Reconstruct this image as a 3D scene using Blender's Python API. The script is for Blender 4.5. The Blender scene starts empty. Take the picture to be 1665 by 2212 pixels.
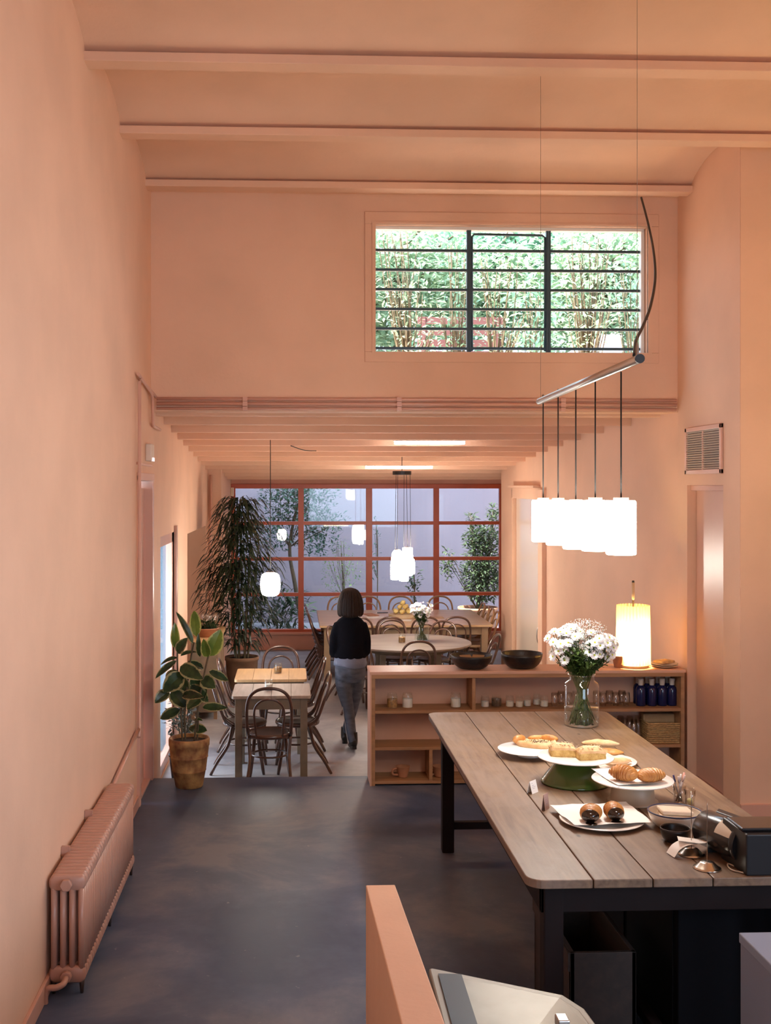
import bpy, bmesh, math, random
from mathutils import Vector, Matrix, noise
R = random.Random(7)
C = bpy.context.scene.collection
SC = bpy.context.scene
PI = math.pi
# ------------------------------------------------------------------ camera
FPX, PX0, PY0, EYE, PSI = 2450.0, 739.0, 1052.0, 2.45, math.radians(2.5)
cam = bpy.data.objects.new('camera', bpy.data.cameras.new('camera')); C.objects.link(cam)
cam.location = (0, 0, EYE); cam.rotation_euler = (PI/2, 0, -PSI)
cam.data.sensor_fit = 'AUTO'; cam.data.sensor_width = 36.0
cam.data.lens = FPX*36.0/2212.0
cam.data.shift_x = (832.5-PX0)/2212.0
cam.data.shift_y = -(1106.0-PY0)/2212.0
cam.data.clip_start = 0.05; cam.data.clip_end = 200
SC.camera = cam
_s, _c = math.sin(PSI), math.cos(PSI)
def ray(px, py):
    a = (px-PX0)/FPX; b = -(py-PY0)/FPX
    return (_s+a*_c, _c-a*_s, b)
def aY(px, py, Y):
    d = ray(px, py); t = Y/d[1]; return Vector((d[0]*t, Y, EYE+d[2]*t))
def aX(px, py, X):
    d = ray(px, py); t = X/d[0]; return Vector((X, d[1]*t, EYE+d[2]*t))
def aH(px, py, z):
    d = ray(px, py); t = (z-EYE)/d[2]; return Vector((d[0]*t, d[1]*t, z))
# ------------------------------------------------------------------ view, world, sun, big lights
SC.view_settings.view_transform = 'Standard'; SC.view_settings.look = 'None'
SC.view_settings.gamma = 1.0; SC.view_settings.use_curve_mapping = False
SC.view_settings.exposure = 0.32
try:
    SC.cycles.use_denoising = True; SC.cycles.max_bounces = 9; SC.cycles.use_adaptive_sampling = True; SC.cycles.adaptive_threshold = 0.02; SC.cycles.transparent_max_bounces = 24
    SC.cycles.diffuse_bounces = 6; SC.cycles.glossy_bounces = 4; SC.cycles.transmission_bounces = 8
    SC.cycles.caustics_reflective = False; SC.cycles.caustics_refractive = False
    SC.cycles.sample_clamp_indirect = 6.0
except Exception: pass
W = bpy.data.worlds.new('sky'); SC.world = W; W.use_nodes = True
W.node_tree.nodes['Background'].inputs[0].default_value = (0.62, 0.80, 1.0, 1)
W.node_tree.nodes['Background'].inputs[1].default_value = 5.0
def light(name, kind, loc, energy, col, rot=(0,0,0), size=1.0, size_y=None, angle=None, portal=False, radius=None, spot=None):
    d = bpy.data.lights.new(name, kind); d.energy = energy; d.color = col
    if kind == 'AREA':
        d.size = size
        if size_y: d.shape = 'RECTANGLE'; d.size_y = size_y
        if portal: d.cycles.is_portal = True
    if radius is not None: d.shadow_soft_size = radius
    if angle is not None: d.angle = angle
    if spot: d.spot_size = spot; d.spot_blend = 0.8
    o = bpy.data.objects.new(name, d); C.objects.link(o); o.location = loc; o.rotation_euler = rot
    return o
def aim(o, tgt):
    o.rotation_euler = (Vector(tgt)-o.location).to_track_quat('-Z', 'Y').to_euler()
sun = light('sun', 'SUN', (0,0,10), 26.0, (1.0, 0.97, 0.9), angle=math.radians(2)); aim(sun, Vector((0,0,10))+Vector((0.62, 0.30, -0.80)))
light('cool_fill_rear', 'AREA', (2.2, -3.8, 2.2), 15, (0.66, 0.83, 1.0), (PI/2, 0, 0), 3.2, 2.2)  # unseen cool fill added behind the camera, standing in for daylight
_l = light('cool_fill_side', 'AREA', (5.9, 0.2, 2.6), 78, (0.62, 0.80, 1.0), size=2.4, size_y=2.0); aim(_l, (-1.2, 4.6, 1.5)); _l.data.spread = math.radians(75)  # added cool fill, no window here; cools the left wall
light('warm_fill_side', 'AREA', (4.6, 5.6, 1.3), 48, (1.0, 0.66, 0.26), (PI, 0, 0), 0.8, 0.8)  # unseen warm fill added to light ceiling and pillar from below
light('warm_fill_camera', 'AREA', (1.4, 0.2, 1.2), 45, (1.0, 0.66, 0.26), (PI, 0, 0), 0.8, 0.8)  # unseen warm fill added beside the camera, aimed up at the ceiling
light('daylight_garden_door', 'AREA', (-1.6, 10.85, 1.0), 42, (0.75, 0.87, 1.0), (0, -PI/2, 0), 1.9, 1.0)
light('portal_clerestory', 'AREA', (1.87, 9.86, 4.14), 1, (1,1,1), (-PI/2, 0, 0), 2.34, 1.1, portal=True)
light('portal_courtyard', 'AREA', (1.25, 18.8, 1.3), 1, (1,1,1), (-PI/2, 0, 0), 4.5, 2.45, portal=True)
# ------------------------------------------------------------------ geometry helpers
class MB:
    def __init__(s): s.v = []; s.f = []; s.sm = []; s.uv = {}; s.mi = []
    def add(s, vs, fs, smooth=False, uvs=None, mi=0):
        n = len(s.v); s.v += [tuple(v) for v in vs]
        for k, f in enumerate(fs):
            if uvs: s.uv[len(s.f)] = [uvs[i] for i in f]
            s.f.append([i+n for i in f]); s.sm.append(smooth); s.mi.append(mi)
        return s
    def box(s, x0, x1, y0, y1, z0, z1, M=None, mi=0):
        vs = [Vector((x, y, z)) for z in (z0, z1) for y in (y0, y1) for x in (x0, x1)]
        if M: vs = [M @ v for v in vs]
        return s.add(vs, [(0,2,3,1),(4,5,7,6),(0,1,5,4),(2,6,7,3),(0,4,6,2),(1,3,7,5)], mi=mi)
    def tube(s, pts, r, n=10, closed=False, ry=None, cap=True, up=None):
        pts = [Vector(p) for p in pts]; m = len(pts)
        rs = r if isinstance(r, (list, tuple)) else [r]*m
        vs = []; nrm = None
        for i, p in enumerate(pts):
            if closed: t = pts[(i+1) % m]-pts[i-1]
            else: t = pts[min(i+1, m-1)]-pts[max(i-1, 0)]
            if t.length < 1e-9: t = Vector((0,0,1))
            t.normalize()
            if nrm is None:
                nrm = Vector(up) if up else (Vector((0,0,1)) if abs(t.z) < 0.9 else Vector((0,1,0)))
            nrm = nrm - t*nrm.dot(t)
            if nrm.length < 1e-6: nrm = t.orthogonal()
            nrm.normalize(); b = t.cross(nrm)
            a1 = rs[i]; a2 = a1 if ry is None else (ry[i] if isinstance(ry, (list, tuple)) else ry)
            for k in range(n):
                a = 2*PI*k/n; vs.append(p+b*(a1*math.cos(a))+nrm*(a2*math.sin(a)))
        fs = []
        for i in range(m if closed else m-1):
            j = (i+1) % m
            for k in range(n):
                l = (k+1) % n; fs.append((i*n+k, i*n+l, j*n+l, j*n+k))
        s.add(vs, fs, True)
        if cap and not closed:
            q = len(s.v)-m*n
            s.f.append([q+k for k in range(n)][::-1]); s.sm.append(False); s.mi.append(0)
            s.f.append([q+(m-1)*n+k for k in range(n)]); s.sm.append(False); s.mi.append(0)
        return s
    def lathe(s, prof, c=(0,0,0), n=32, smooth=True, M=None, mi=0):
        c = Vector(c); vs = []; fs = []; idx = []
        for r, z in prof:
            if r < 1e-6: idx.append([len(vs)]); vs.append(Vector((0,0,z)))
            else:
                idx.append(list(range(len(vs), len(vs)+n)))
                vs += [Vector((r*math.cos(2*PI*k/n), r*math.sin(2*PI*k/n), z)) for k in range(n)]
        for a, b in zip(idx, idx[1:]):
            for k in range(n):
                l = (k+1) % n
                if len(a) == 1 and len(b) == 1: continue
                if len(a) == 1: fs.append((a[0], b[l], b[k]))
                elif len(b) == 1: fs.append((a[k], a[l], b[0]))
                else: fs.append((a[k], a[l], b[l], b[k]))
        if M: vs = [M @ v for v in vs]
        return s.add([v+c for v in vs], fs, smooth, mi=mi)
    def ball(s, c, r, n=16, sz=(1,1,1), M=None, mi=0):
        vs = []; fs = []; h = n//2
        prof = [(math.sin(PI*i/h), -math.cos(PI*i/h)) for i in range(h+1)]
        T = Matrix.Translation(Vector(c)) @ (M or Matrix()) @ Matrix.Diagonal((r*sz[0], r*sz[1], r*sz[2], 1))
        prof[0] = (0, -1); prof[-1] = (0, 1)
        return s.lathe(prof, (0,0,0), n, True, T, mi)
    def quadstrip(s, L, Rr, smooth=True, u0=0.0, u1=1.0):
        n = len(L); vs = list(L)+list(Rr); uv = [(u0, i/(n-1)) for i in range(n)]+[(u1, i/(n-1)) for i in range(n)]
        return s.add(vs, [(i, n+i, n+i+1, i+1) for i in range(n-1)], smooth, uv)
    def build(s, name, mat, parent=None, origin=None, bevel=0, seg=2, recalc=True, merge=0.0):
        o0 = Vector(origin) if origin is not None else (Vector(wloc(parent)) if parent else Vector((0,0,0)))
        me = bpy.data.meshes.new(name)
        me.from_pydata([Vector(v)-o0 for v in s.v], [], s.f); me.validate()
        if len(me.polygons) == len(s.f):
            me.polygons.foreach_set('use_smooth', s.sm); me.polygons.foreach_set('material_index', s.mi)
            if s.uv:
                ul = me.uv_layers.new(name='UVMap')
                for p in me.polygons:
                    if p.index in s.uv:
                        for li, c2 in zip(p.loop_indices, s.uv[p.index]): ul.data[li].uv = c2
        if recalc:
            bm = bmesh.new(); bm.from_mesh(me)
            if merge: bmesh.ops.remove_doubles(bm, verts=bm.verts, dist=merge)
            bmesh.ops.recalc_face_normals(bm, faces=bm.faces); bm.to_mesh(me); bm.free()
        for m in (mat if isinstance(mat, (list, tuple)) else [mat]): me.materials.append(m)
        o = bpy.data.objects.new(name, me); C.objects.link(o)
        if parent: o.parent = parent; o.location = o0-Vector(wloc(parent))
        else: o.location = o0
        if bevel:
            b = o.modifiers.new('bevel', 'BEVEL'); b.width = bevel; b.segments = seg; b.limit_method = 'ANGLE'; b.angle_limit = 0.6
            b.harden_normals = False
        return o
def wloc(o):
    v = Vector((0,0,0))
    while o is not None: v += o.location; o = o.parent
    return v
def thing(name, label, cat, loc=(0,0,0), group=None):
    o = bpy.data.objects.new(name, None); C.objects.link(o); o.location = loc; o.empty_display_size = 0.05
    o['label'] = label; o['category'] = cat
    if group: o['group'] = group
    return o
def tag(o, label, cat, group=None, kind=None):
    o['label'] = label; o['category'] = cat
    if group: o['group'] = group
    if kind: o['kind'] = kind
    return o
def struct(name, mb, mat, **k):
    o = mb.build(name, mat, **k); o['kind'] = 'structure'; return o
def dup(root, loc, rotz=0, label=None, group=None, scale=None):
    r = root.copy(); C.objects.link(r); r.location = loc; r.rotation_euler = (0,0,rotz)
    if scale: r.scale = (scale,)*3
    if label: r['label'] = label
    if group: r['group'] = group
    for ch in list(root.children):
        c = ch.copy(); C.objects.link(c); c.parent = r
        for g in list(ch.children):
            d = g.copy(); C.objects.link(d); d.parent = c
    return r
def cr(pts, k=8, closed=False):
    """Catmull-Rom through pts"""
    P = [Vector(p) for p in pts]; n = len(P); out = []
    rng = n if closed else n-1
    for i in range(rng):
        if closed: a, b, c, d = P[i-1], P[i], P[(i+1) % n], P[(i+2) % n]
        else: a, b, c, d = P[max(i-1,0)], P[i], P[i+1], P[min(i+2, n-1)]
        for j in range(k):
            t = j/k; out.append(0.5*((2*b)+(c-a)*t+(2*a-5*b+4*c-d)*t*t+(3*b-a-3*c+d)*t**3))
    if not closed: out.append(P[-1])
    return out
def arc(c, r, a0, a1, n, plane='xy'):
    out = []
    for i in range(n+1):
        a = a0+(a1-a0)*i/n; u, v = r*math.cos(a), r*math.sin(a)
        out.append(Vector(c)+(Vector((u,v,0)) if plane == 'xy' else Vector((u,0,v)) if plane == 'xz' else Vector((0,u,v))))
    return out
def rrect(x0, x1, y0, y1, r, n=6):
    P = []
    for cx, cy, a in ((x1-r, y1-r, 0), (x0+r, y1-r, PI/2), (x0+r, y0+r, PI), (x1-r, y0+r, 1.5*PI)):
        for i in range(n+1):
            t = a+PI/2*i/n; P.append((cx+r*math.cos(t), cy+r*math.sin(t)))
    return P
def prism(mb, P, z0, z1, mi=0):
    n = len(P)
    mb.add([(x, y, z0) for x, y in P]+[(x, y, z1) for x, y in P],
           [tuple(range(n))[::-1], tuple(range(n, 2*n))]+[(i, (i+1) % n, n+(i+1) % n, n+i) for i in range(n)], mi=mi)
    return mb
def wallgrid(mb, u, z, holes, emit):
    us = sorted({u[0], u[1]} | {h[0] for h in holes} | {h[1] for h in holes}); zs = sorted({z[0], z[1]} | {h[2] for h in holes} | {h[3] for h in holes})
    for a, b in zip(us, us[1:]):
        run = None
        for c, d in zip(zs, zs[1:]):
            mu, mz = (a+b)/2, (c+d)/2
            if any(h[0] < mu < h[1] and h[2] < mz < h[3] for h in holes): continue
            emit(a, b, c, d)
# ------------------------------------------------------------------ materials
def nt(m): return m.node_tree.nodes, m.node_tree.links
def P(name, col, rough=0.6, metal=0.0, spec=0.5, var=0.0, scale=6.0, bump=0.0, bscale=60.0, stretch=None, col2=None, coat=0.0, sub=0.0, sheen=0.0, detail=5.0, rvar=0.0):
    m = bpy.data.materials.new(name); m.use_nodes = True; N, L = nt(m); b = N['Principled BSDF']
    b.inputs['Base Color'].default_value = (*col, 1); b.inputs['Roughness'].default_value = rough
    b.inputs['Metallic'].default_value = metal; b.inputs['Specular IOR Level'].default_value = spec
    if coat: b.inputs['Coat Weight'].default_value = coat; b.inputs['Coat Roughness'].default_value = 0.15
    if sub: b.inputs['Subsurface Weight'].default_value = sub; b.inputs['Subsurface Radius'].default_value = (0.02, 0.01, 0.005)
    if sheen: b.inputs['Sheen Weight'].default_value = sheen
    tc = N.new('ShaderNodeTexCoord'); mp = N.new('ShaderNodeMapping'); L.new(tc.outputs['Object'], mp.inputs[0])
    if stretch: mp.inputs['Scale'].default_value = stretch
    if var or col2:
        n = N.new('ShaderNodeTexNoise'); n.inputs['Scale'].default_value = scale; n.inputs['Detail'].default_value = detail
        L.new(mp.outputs[0], n.inputs['Vector'])
        r = N.new('ShaderNodeValToRGB'); L.new(n.outputs['Fac'], r.inputs[0])
        c2 = col2 if col2 else tuple(c*(1-var) for c in col); c1 = col if col2 else tuple(min(1, c*(1+var)) for c in col)
        r.color_ramp.elements[0].position = 0.35; r.color_ramp.elements[0].color = (*c2, 1)
        r.color_ramp.elements[1].position = 0.65; r.color_ramp.elements[1].color = (*c1, 1)
        L.new(r.outputs[0], b.inputs['Base Color'])
        if rvar:
            mr = N.new('ShaderNodeMapRange'); L.new(n.outputs['Fac'], mr.inputs[0])
            mr.inputs[3].default_value = rough-rvar; mr.inputs[4].default_value = rough+rvar; L.new(mr.outputs[0], b.inputs['Roughness'])
    if bump:
        n2 = N.new('ShaderNodeTexNoise'); n2.inputs['Scale'].default_value = bscale; n2.inputs['Detail'].default_value = 4
        L.new(mp.outputs[0], n2.inputs['Vector'])
        bp = N.new('ShaderNodeBump'); bp.inputs['Strength'].default_value = bump; bp.inputs['Distance'].default_value = 0.01
        L.new(n2.outputs['Fac'], bp.inputs['Height']); L.new(bp.outputs[0], b.inputs['Normal'])
    return m
def EM(name, col, strength, base=(0.9,0.85,0.75)):
    m = bpy.data.materials.new(name); m.use_nodes = True; N, L = nt(m); b = N['Principled BSDF']
    b.inputs['Base Color'].default_value = (*base, 1); b.inputs['Roughness'].default_value = 0.5
    b.inputs['Emission Color'].default_value = (*col, 1); b.inputs['Emission Strength'].default_value = strength
    return m
def GLASS(name, tint=(1,1,1), refl=1.0, ior=1.5):
    """thin pane or thin-walled glass: clear with Fresnel reflection"""
    m = bpy.data.materials.new(name); m.use_nodes = True; N, L = nt(m); N.remove(N['Principled BSDF'])
    t = N.new('ShaderNodeBsdfTransparent'); t.inputs[0].default_value = (*tint, 1)
    g = N.new('ShaderNodeBsdfGlossy'); g.inputs['Roughness'].default_value = 0.02; g.inputs[0].default_value = (1,1,1,1)
    lw = N.new('ShaderNodeLayerWeight'); lw.inputs[0].default_value = 0.5
    pw = N.new('ShaderNodeMath'); pw.operation = 'POWER'; L.new(lw.outputs['Facing'], pw.inputs[0]); pw.inputs[1].default_value = 4.0
    f0 = ((ior-1)/(ior+1))**2
    mu = N.new('ShaderNodeMath'); mu.operation = 'MULTIPLY_ADD'; mu.use_clamp = True; L.new(pw.outputs[0], mu.inputs[0]); mu.inputs[1].default_value = (1-f0)*0.75*refl; mu.inputs[2].default_value = f0*refl
    x = N.new('ShaderNodeMixShader'); L.new(mu.outputs[0], x.inputs[0]); L.new(t.outputs[0], x.inputs[1]); L.new(g.outputs[0], x.inputs[2])
    L.new(x.outputs[0], N['Material Output'].inputs['Surface']); return m
def LEAF(name, c1, c2, edge=None, trans=0.35, rough=0.35, scale=14.0):
    m = bpy.data.materials.new(name); m.use_nodes = True; N, L = nt(m); b = N['Principled BSDF']; b.inputs['Roughness'].default_value = rough
    tc = N.new('ShaderNodeTexCoord'); n = N.new('ShaderNodeTexNoise'); n.inputs['Scale'].default_value = scale; L.new(tc.outputs['Object'], n.inputs['Vector'])
    r = N.new('ShaderNodeValToRGB'); L.new(n.outputs['Fac'], r.inputs[0])
    r.color_ramp.elements[0].position = 0.35; r.color_ramp.elements[0].color = (*c1, 1); r.color_ramp.elements[1].position = 0.65; r.color_ramp.elements[1].color = (*c2, 1)
    out = r.outputs[0]
    if edge:
        sx = N.new('ShaderNodeSeparateXYZ'); L.new(tc.outputs['UV'], sx.inputs[0])
        a = N.new('ShaderNodeMath'); a.operation = 'SUBTRACT'; L.new(sx.outputs[0], a.inputs[0]); a.inputs[1].default_value = 0.5
        ab = N.new('ShaderNodeMath'); ab.operation = 'ABSOLUTE'; L.new(a.outputs[0], ab.inputs[0])
        n2 = N.new('ShaderNodeTexNoise'); n2.inputs['Scale'].default_value = 40; L.new(tc.outputs['Object'], n2.inputs['Vector'])
        ad = N.new('ShaderNodeMath'); ad.operation = 'MULTIPLY_ADD'; L.new(n2.outputs['Fac'], ad.inputs[0]); ad.inputs[1].default_value = 0.22; L.new(ab.outputs[0], ad.inputs[2])
        rr = N.new('ShaderNodeValToRGB'); rr.color_ramp.elements[0].position = 0.47; rr.color_ramp.elements[1].position = 0.52; L.new(ad.outputs[0], rr.inputs[0])
        mx = N.new('ShaderNodeMix'); mx.data_type = 'RGBA'; L.new(rr.outputs[0], mx.inputs[0]); L.new(out, mx.inputs[6]); mx.inputs[7].default_value = (*edge, 1); out = mx.outputs[2]
    L.new(out, b.inputs['Base Color'])
    t = N.new('ShaderNodeBsdfTranslucent'); L.new(out, t.inputs[0]); x = N.new('ShaderNodeMixShader'); x.inputs[0].default_value = trans
    L.new(b.outputs[0], x.inputs[1]); L.new(t.outputs[0], x.inputs[2]); L.new(x.outputs[0], N['Material Output'].inputs['Surface']); return m
def WOOD(name, c1, c2, rough=0.5, scale=3.0, axis='Y', stain=None, coat=0.0, bump=0.15):
    m = bpy.data.materials.new(name); m.use_nodes = True; N, L = nt(m); b = N['Principled BSDF']; b.inputs['Roughness'].default_value = rough
    if coat: b.inputs['Coat Weight'].default_value = coat; b.inputs['Coat Roughness'].default_value = 0.2
    tc = N.new('ShaderNodeTexCoord'); mp = N.new('ShaderNodeMapping'); L.new(tc.outputs['Object'], mp.inputs[0])
    sc = {'X': (0.6, 7, 7), 'Y': (7, 0.6, 7), 'Z': (7, 7, 0.6)}[axis]; mp.inputs['Scale'].default_value = sc
    n = N.new('ShaderNodeTexNoise'); n.inputs['Scale'].default_value = scale; n.inputs['Detail'].default_value = 8; n.inputs['Distortion'].default_value = 0.6; L.new(mp.outputs[0], n.inputs['Vector'])
    r = N.new('ShaderNodeValToRGB'); L.new(n.outputs['Fac'], r.inputs[0]); e = r.color_ramp.elements
    e[0].position = 0.3; e[0].color = (*c2, 1); e[1].position = 0.68; e[1].color = (*c1, 1); out = r.outputs[0]
    if stain:
        n2 = N.new('ShaderNodeTexNoise'); n2.inputs['Scale'].default_value = 2.6; n2.inputs['Detail'].default_value = 6; n2.inputs['Roughness'].default_value = 0.65
        mp2 = N.new('ShaderNodeMapping'); mp2.inputs['Scale'].default_value = (1.6, 0.9, 1); L.new(tc.outputs['Object'], mp2.inputs[0]); L.new(mp2.outputs[0], n2.inputs['Vector'])
        r2 = N.new('ShaderNodeValToRGB'); r2.color_ramp.elements[0].position = 0.44; r2.color_ramp.elements[1].position = 0.58; L.new(n2.outputs['Fac'], r2.inputs[0])
        mx = N.new('ShaderNodeMix'); mx.data_type = 'RGBA'; sf = N.new('ShaderNodeMath'); sf.operation = 'MULTIPLY'; sf.inputs[1].default_value = 0.5; L.new(r2.outputs[0], sf.inputs[0]); L.new(sf.outputs[0], mx.inputs[0]); L.new(out, mx.inputs[6]); mx.inputs[7].default_value = (*stain, 1)
        v = N.new('ShaderNodeTexVoronoi'); v.inputs['Scale'].default_value = 3.2; mp3 = N.new('ShaderNodeMapping'); mp3.inputs['Scale'].default_value = (2.2, 1.0, 1); L.new(tc.outputs['Object'], mp3.inputs[0]); L.new(mp3.outputs[0], v.inputs['Vector'])
        r3 = N.new('ShaderNodeValToRGB'); r3.color_ramp.elements[0].position = 0.03; r3.color_ramp.elements[0].color = (0.25,0.2,0.18,1); r3.color_ramp.elements[1].position = 0.09; L.new(v.outputs['Distance'], r3.inputs[0])
        mm = N.new('ShaderNodeMix'); mm.data_type = 'RGBA'; mm.blend_type = 'MULTIPLY'; mm.inputs[0].default_value = 1; L.new(mx.outputs[2], mm.inputs[6]); L.new(r3.outputs[0], mm.inputs[7]); out = mm.outputs[2]
    L.new(out, b.inputs['Base Color'])
    bp = N.new('ShaderNodeBump'); bp.inputs['Strength'].default_value = bump; bp.inputs['Distance'].default_value = 0.004; L.new(n.outputs['Fac'], bp.inputs['Height']); L.new(bp.outputs[0], b.inputs['Normal'])
    return m
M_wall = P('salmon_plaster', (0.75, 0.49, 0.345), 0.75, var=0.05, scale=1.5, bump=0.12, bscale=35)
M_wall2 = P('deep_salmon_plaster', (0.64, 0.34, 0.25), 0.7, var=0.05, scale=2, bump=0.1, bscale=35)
M_paint = P('salmon_gloss_paint', (0.66, 0.39, 0.30), 0.3, var=0.04, scale=3)
M_door = P('dusky_pink_door_paint', (0.66, 0.42, 0.33), 0.3, var=0.04, scale=2)
M_red = P('brick_red_window_paint', (0.50, 0.105, 0.045), 0.35, var=0.06, scale=4)
M_white = P('white_ceramic', (0.86, 0.85, 0.82), 0.18, coat=0.3)
M_paper = P('white_paper', (0.88, 0.87, 0.85), 0.8)
M_black = P('black_plastic', (0.012, 0.012, 0.014), 0.35)
M_cord = P('black_cord', (0.015, 0.013, 0.012), 0.6)
M_steel = P('brushed_steel', (0.55, 0.53, 0.5), 0.32, 1.0, bump=0.05, bscale=8, stretch=(1, 40, 1))
M_glass = GLASS('clear_glass', (0.97, 0.985, 0.98), 1.0)
M_pane = GLASS('window_glass', (0.93, 0.95, 0.96), 0.6)
M_terra = P('terracotta', (0.42, 0.19, 0.10), 0.8, var=0.2, scale=8, bump=0.2, bscale=40)
M_soil = P('potting_soil', (0.035, 0.022, 0.015), 0.95, var=0.4, scale=60, bump=0.8, bscale=90)
# floor: burnished concrete with blotches and trowel marks
def concrete(name, c1, c2, c3):
    m = bpy.data.materials.new(name); m.use_nodes = True; N, L = nt(m); b = N['Principled BSDF']
    tc = N.new('ShaderNodeTexCoord')
    n = N.new('ShaderNodeTexNoise'); n.inputs['Scale'].default_value = 0.9; n.inputs['Detail'].default_value = 9; n.inputs['Roughness'].default_value = 0.62; n.inputs['Distortion'].default_value = 0.4; L.new(tc.outputs['Object'], n.inputs['Vector'])
    r = N.new('ShaderNodeValToRGB'); L.new(n.outputs['Fac'], r.inputs[0]); e = r.color_ramp.elements
    e[0].position = 0.38; e[0].color = (*c1, 1); e[1].position = 0.62; e[1].color = (*c3, 1); q = e.new(0.5); q.color = (*c2, 1)
    n2 = N.new('ShaderNodeTexNoise'); n2.inputs['Scale'].default_value = 22; n2.inputs['Detail'].default_value = 3; L.new(tc.outputs['Object'], n2.inputs['Vector'])
    r2 = N.new('ShaderNodeValToRGB'); r2.color_ramp.elements[0].position = 0.70; r2.color_ramp.elements[0].color = (0,0,0,1); r2.color_ramp.elements[1].position = 0.76; r2.color_ramp.elements[1].color = (0.35,0.35,0.35,1); L.new(n2.outputs['Fac'], r2.inputs[0])
    mx = N.new('ShaderNodeMix'); mx.data_type = 'RGBA'; L.new(r2.outputs[0], mx.inputs[0]); L.new(r.outputs[0], mx.inputs[6]); mx.inputs[7].default_value = (0.4, 0.38, 0.36, 1)
    L.new(mx.outputs[2], b.inputs['Base Color'])
    mr = N.new('ShaderNodeMapRange'); mr.inputs[3].default_value = 0.36; mr.inputs[4].default_value = 0.62; b.inputs['Specular IOR Level'].default_value = 0.35; L.new(n.outputs['Fac'], mr.inputs[0]); L.new(mr.outputs[0], b.inputs['Roughness'])
    n3 = N.new('ShaderNodeTexNoise'); n3.inputs['Scale'].default_value = 3; n3.inputs['Detail'].default_value = 6; L.new(tc.outputs['Object'], n3.inputs['Vector'])
    bp = N.new('ShaderNodeBump'); bp.inputs['Strength'].default_value = 0.15; bp.inputs['Distance'].default_value = 0.02; L.new(n3.outputs['Fac'], bp.inputs['Height']); L.new(bp.outputs[0], b.inputs['Normal'])
    return m
M_floor = concrete('burnished_concrete', (0.038,0.062,0.120), (0.075,0.100,0.165), (0.165,0.175,0.220))
M_floor2 = concrete('pale_concrete', (0.22,0.22,0.24), (0.32,0.32,0.34), (0.42,0.42,0.43))
# ------------------------------------------------------------------ room shell
XL = -1.19; XR = 3.30; YW = 9.6; YB = 18.5; ZB = -0.2
struct('floor', MB().box(XL, 6.2, -4.2, 9.6, -0.5, 0.0), M_floor)
struct('floor_back_room', MB().box(XL, 4.2, 9.6, 18.75, -0.6, ZB), M_floor2)
wl = MB()
wallgrid(wl, (-4.2, YB+0.25), (-0.6, 5.4), [(8.80, 9.58, 0.0, 2.50), (10.28, 11.45, -0.2, 2.0), (12.9, 15.62, -0.2, 1.92)],
         lambda a, b, c, d: wl.box(XL-0.28, XL, a, b, c, d))
wl.box(XL-0.75, XL-0.55, 12.6, 15.9, -0.4, 2.4)                      # back of the sideboard niche
wl.box(XL-0.55, XL-0.28, 12.6, 12.9, -0.4, 2.2); wl.box(XL-0.55, XL-0.28, 15.62, 15.9, -0.4, 2.2); wl.box(XL-0.55, XL-0.28, 12.6, 15.9, 1.92, 2.2)
wl.box(XL-0.55, XL-0.28, 12.6, 15.9, -0.5, -0.2)
struct('wall_left', wl, M_wall)
struct('wall_left_pier', MB().box(XL, -1.0, 15.95, YB, -0.4, 3.0), M_wall)
# clerestory wall
wc = MB()
wallgrid(wc, (XL, 3.6), (3.09, 5.4), [(0.702, 3.04, 3.597, 4.68)], lambda a, b, c, d: wc.box(a, b, YW, YW+0.25, c, d))
struct('wall_back', wc, M_wall)
fr = MB()                                                            # raised plaster band round the clerestory window
for (a, b, c, d) in ((0.61, 3.135, 4.68, 4.785), (0.61, 3.135, 3.51, 3.597), (0.61, 0.702, 3.597, 4.68), (3.04, 3.135, 3.597, 4.68)): fr.box(a, b, YW-0.012, YW+0.01, c, d)
struct('trim_1', fr, M_wall, bevel=0.004)
fr = MB()
for (a, b, c, d) in ((0.672, 3.07, 4.68, 4.70), (0.672, 0.702, 3.58, 4.68), (3.04, 3.07, 3.58, 4.68)): fr.box(a, b, YW-0.02, YW+0.01, c, d)
struct('trim_2', fr, M_wall)
# right wall
wr = MB()
wallgrid(wr, (8.24, 9.6), (-0.1, 5.4), [(8.566, 9.364, 0.0, 2.465)], lambda a, b, c, d: wr.box(XR, XR+0.12, a, b, c, d))
wr.box(XR+0.12, XR+0.4, 8.24, 9.9, -0.1, 5.4)
wr.box(XR, XR+0.12, 8.24, 8.566, 5.3, 5.4)
struct('wall_right', wr, M_wall)
struct('wall_right_return', MB().box(XR+0.003, 6.4, 8.236, 8.5, -0.1, 5.6), M_wall)
struct('wall_right_near', MB().box(6.0, 6.3, -4.2, 8.3, -0.1, 5.6), M_wall)
wn = MB(); wallgrid(wn, (-1.5, 6.3), (-0.1, 5.6), [(0.6, 3.8, 1.0, 3.3)], lambda a, b, c, d: wn.box(a, b, -4.2, -4.0, c, d))
struct('wall_front', wn, M_wall)
pts = [(3.30, 9.6), (3.25, 10.0), (3.2, 10.45), (3.08, 11.3), (3.0, 12.0), (2.97, 12.8), (2.95, 13.1)]
wb = MB(); n = len(pts)
prism(wb, pts+[(4.2, 13.1), (4.2, 9.6)], -0.5, 3.25)
struct('wall_right_back_room', wb, M_wall)
wb = MB(); wallgrid(wb, (13.1, 15.8), (-0.5, 3.6), [(13.3, 15.1, -0.2, 2.35)], lambda a, b, c, d: wb.box(2.95, 3.07, a, b, c, d)); wb.box(3.07, 3.4, 13.0, 15.8, -0.5, 3.4)
wb.box(2.95, 3.75, 15.8, 15.95, -0.5, 3.4); wb.box(3.55, 3.75, 15.8, 18.75, -0.5, 3.4)
struct('wall_right_far', wb, M_wall)
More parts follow.
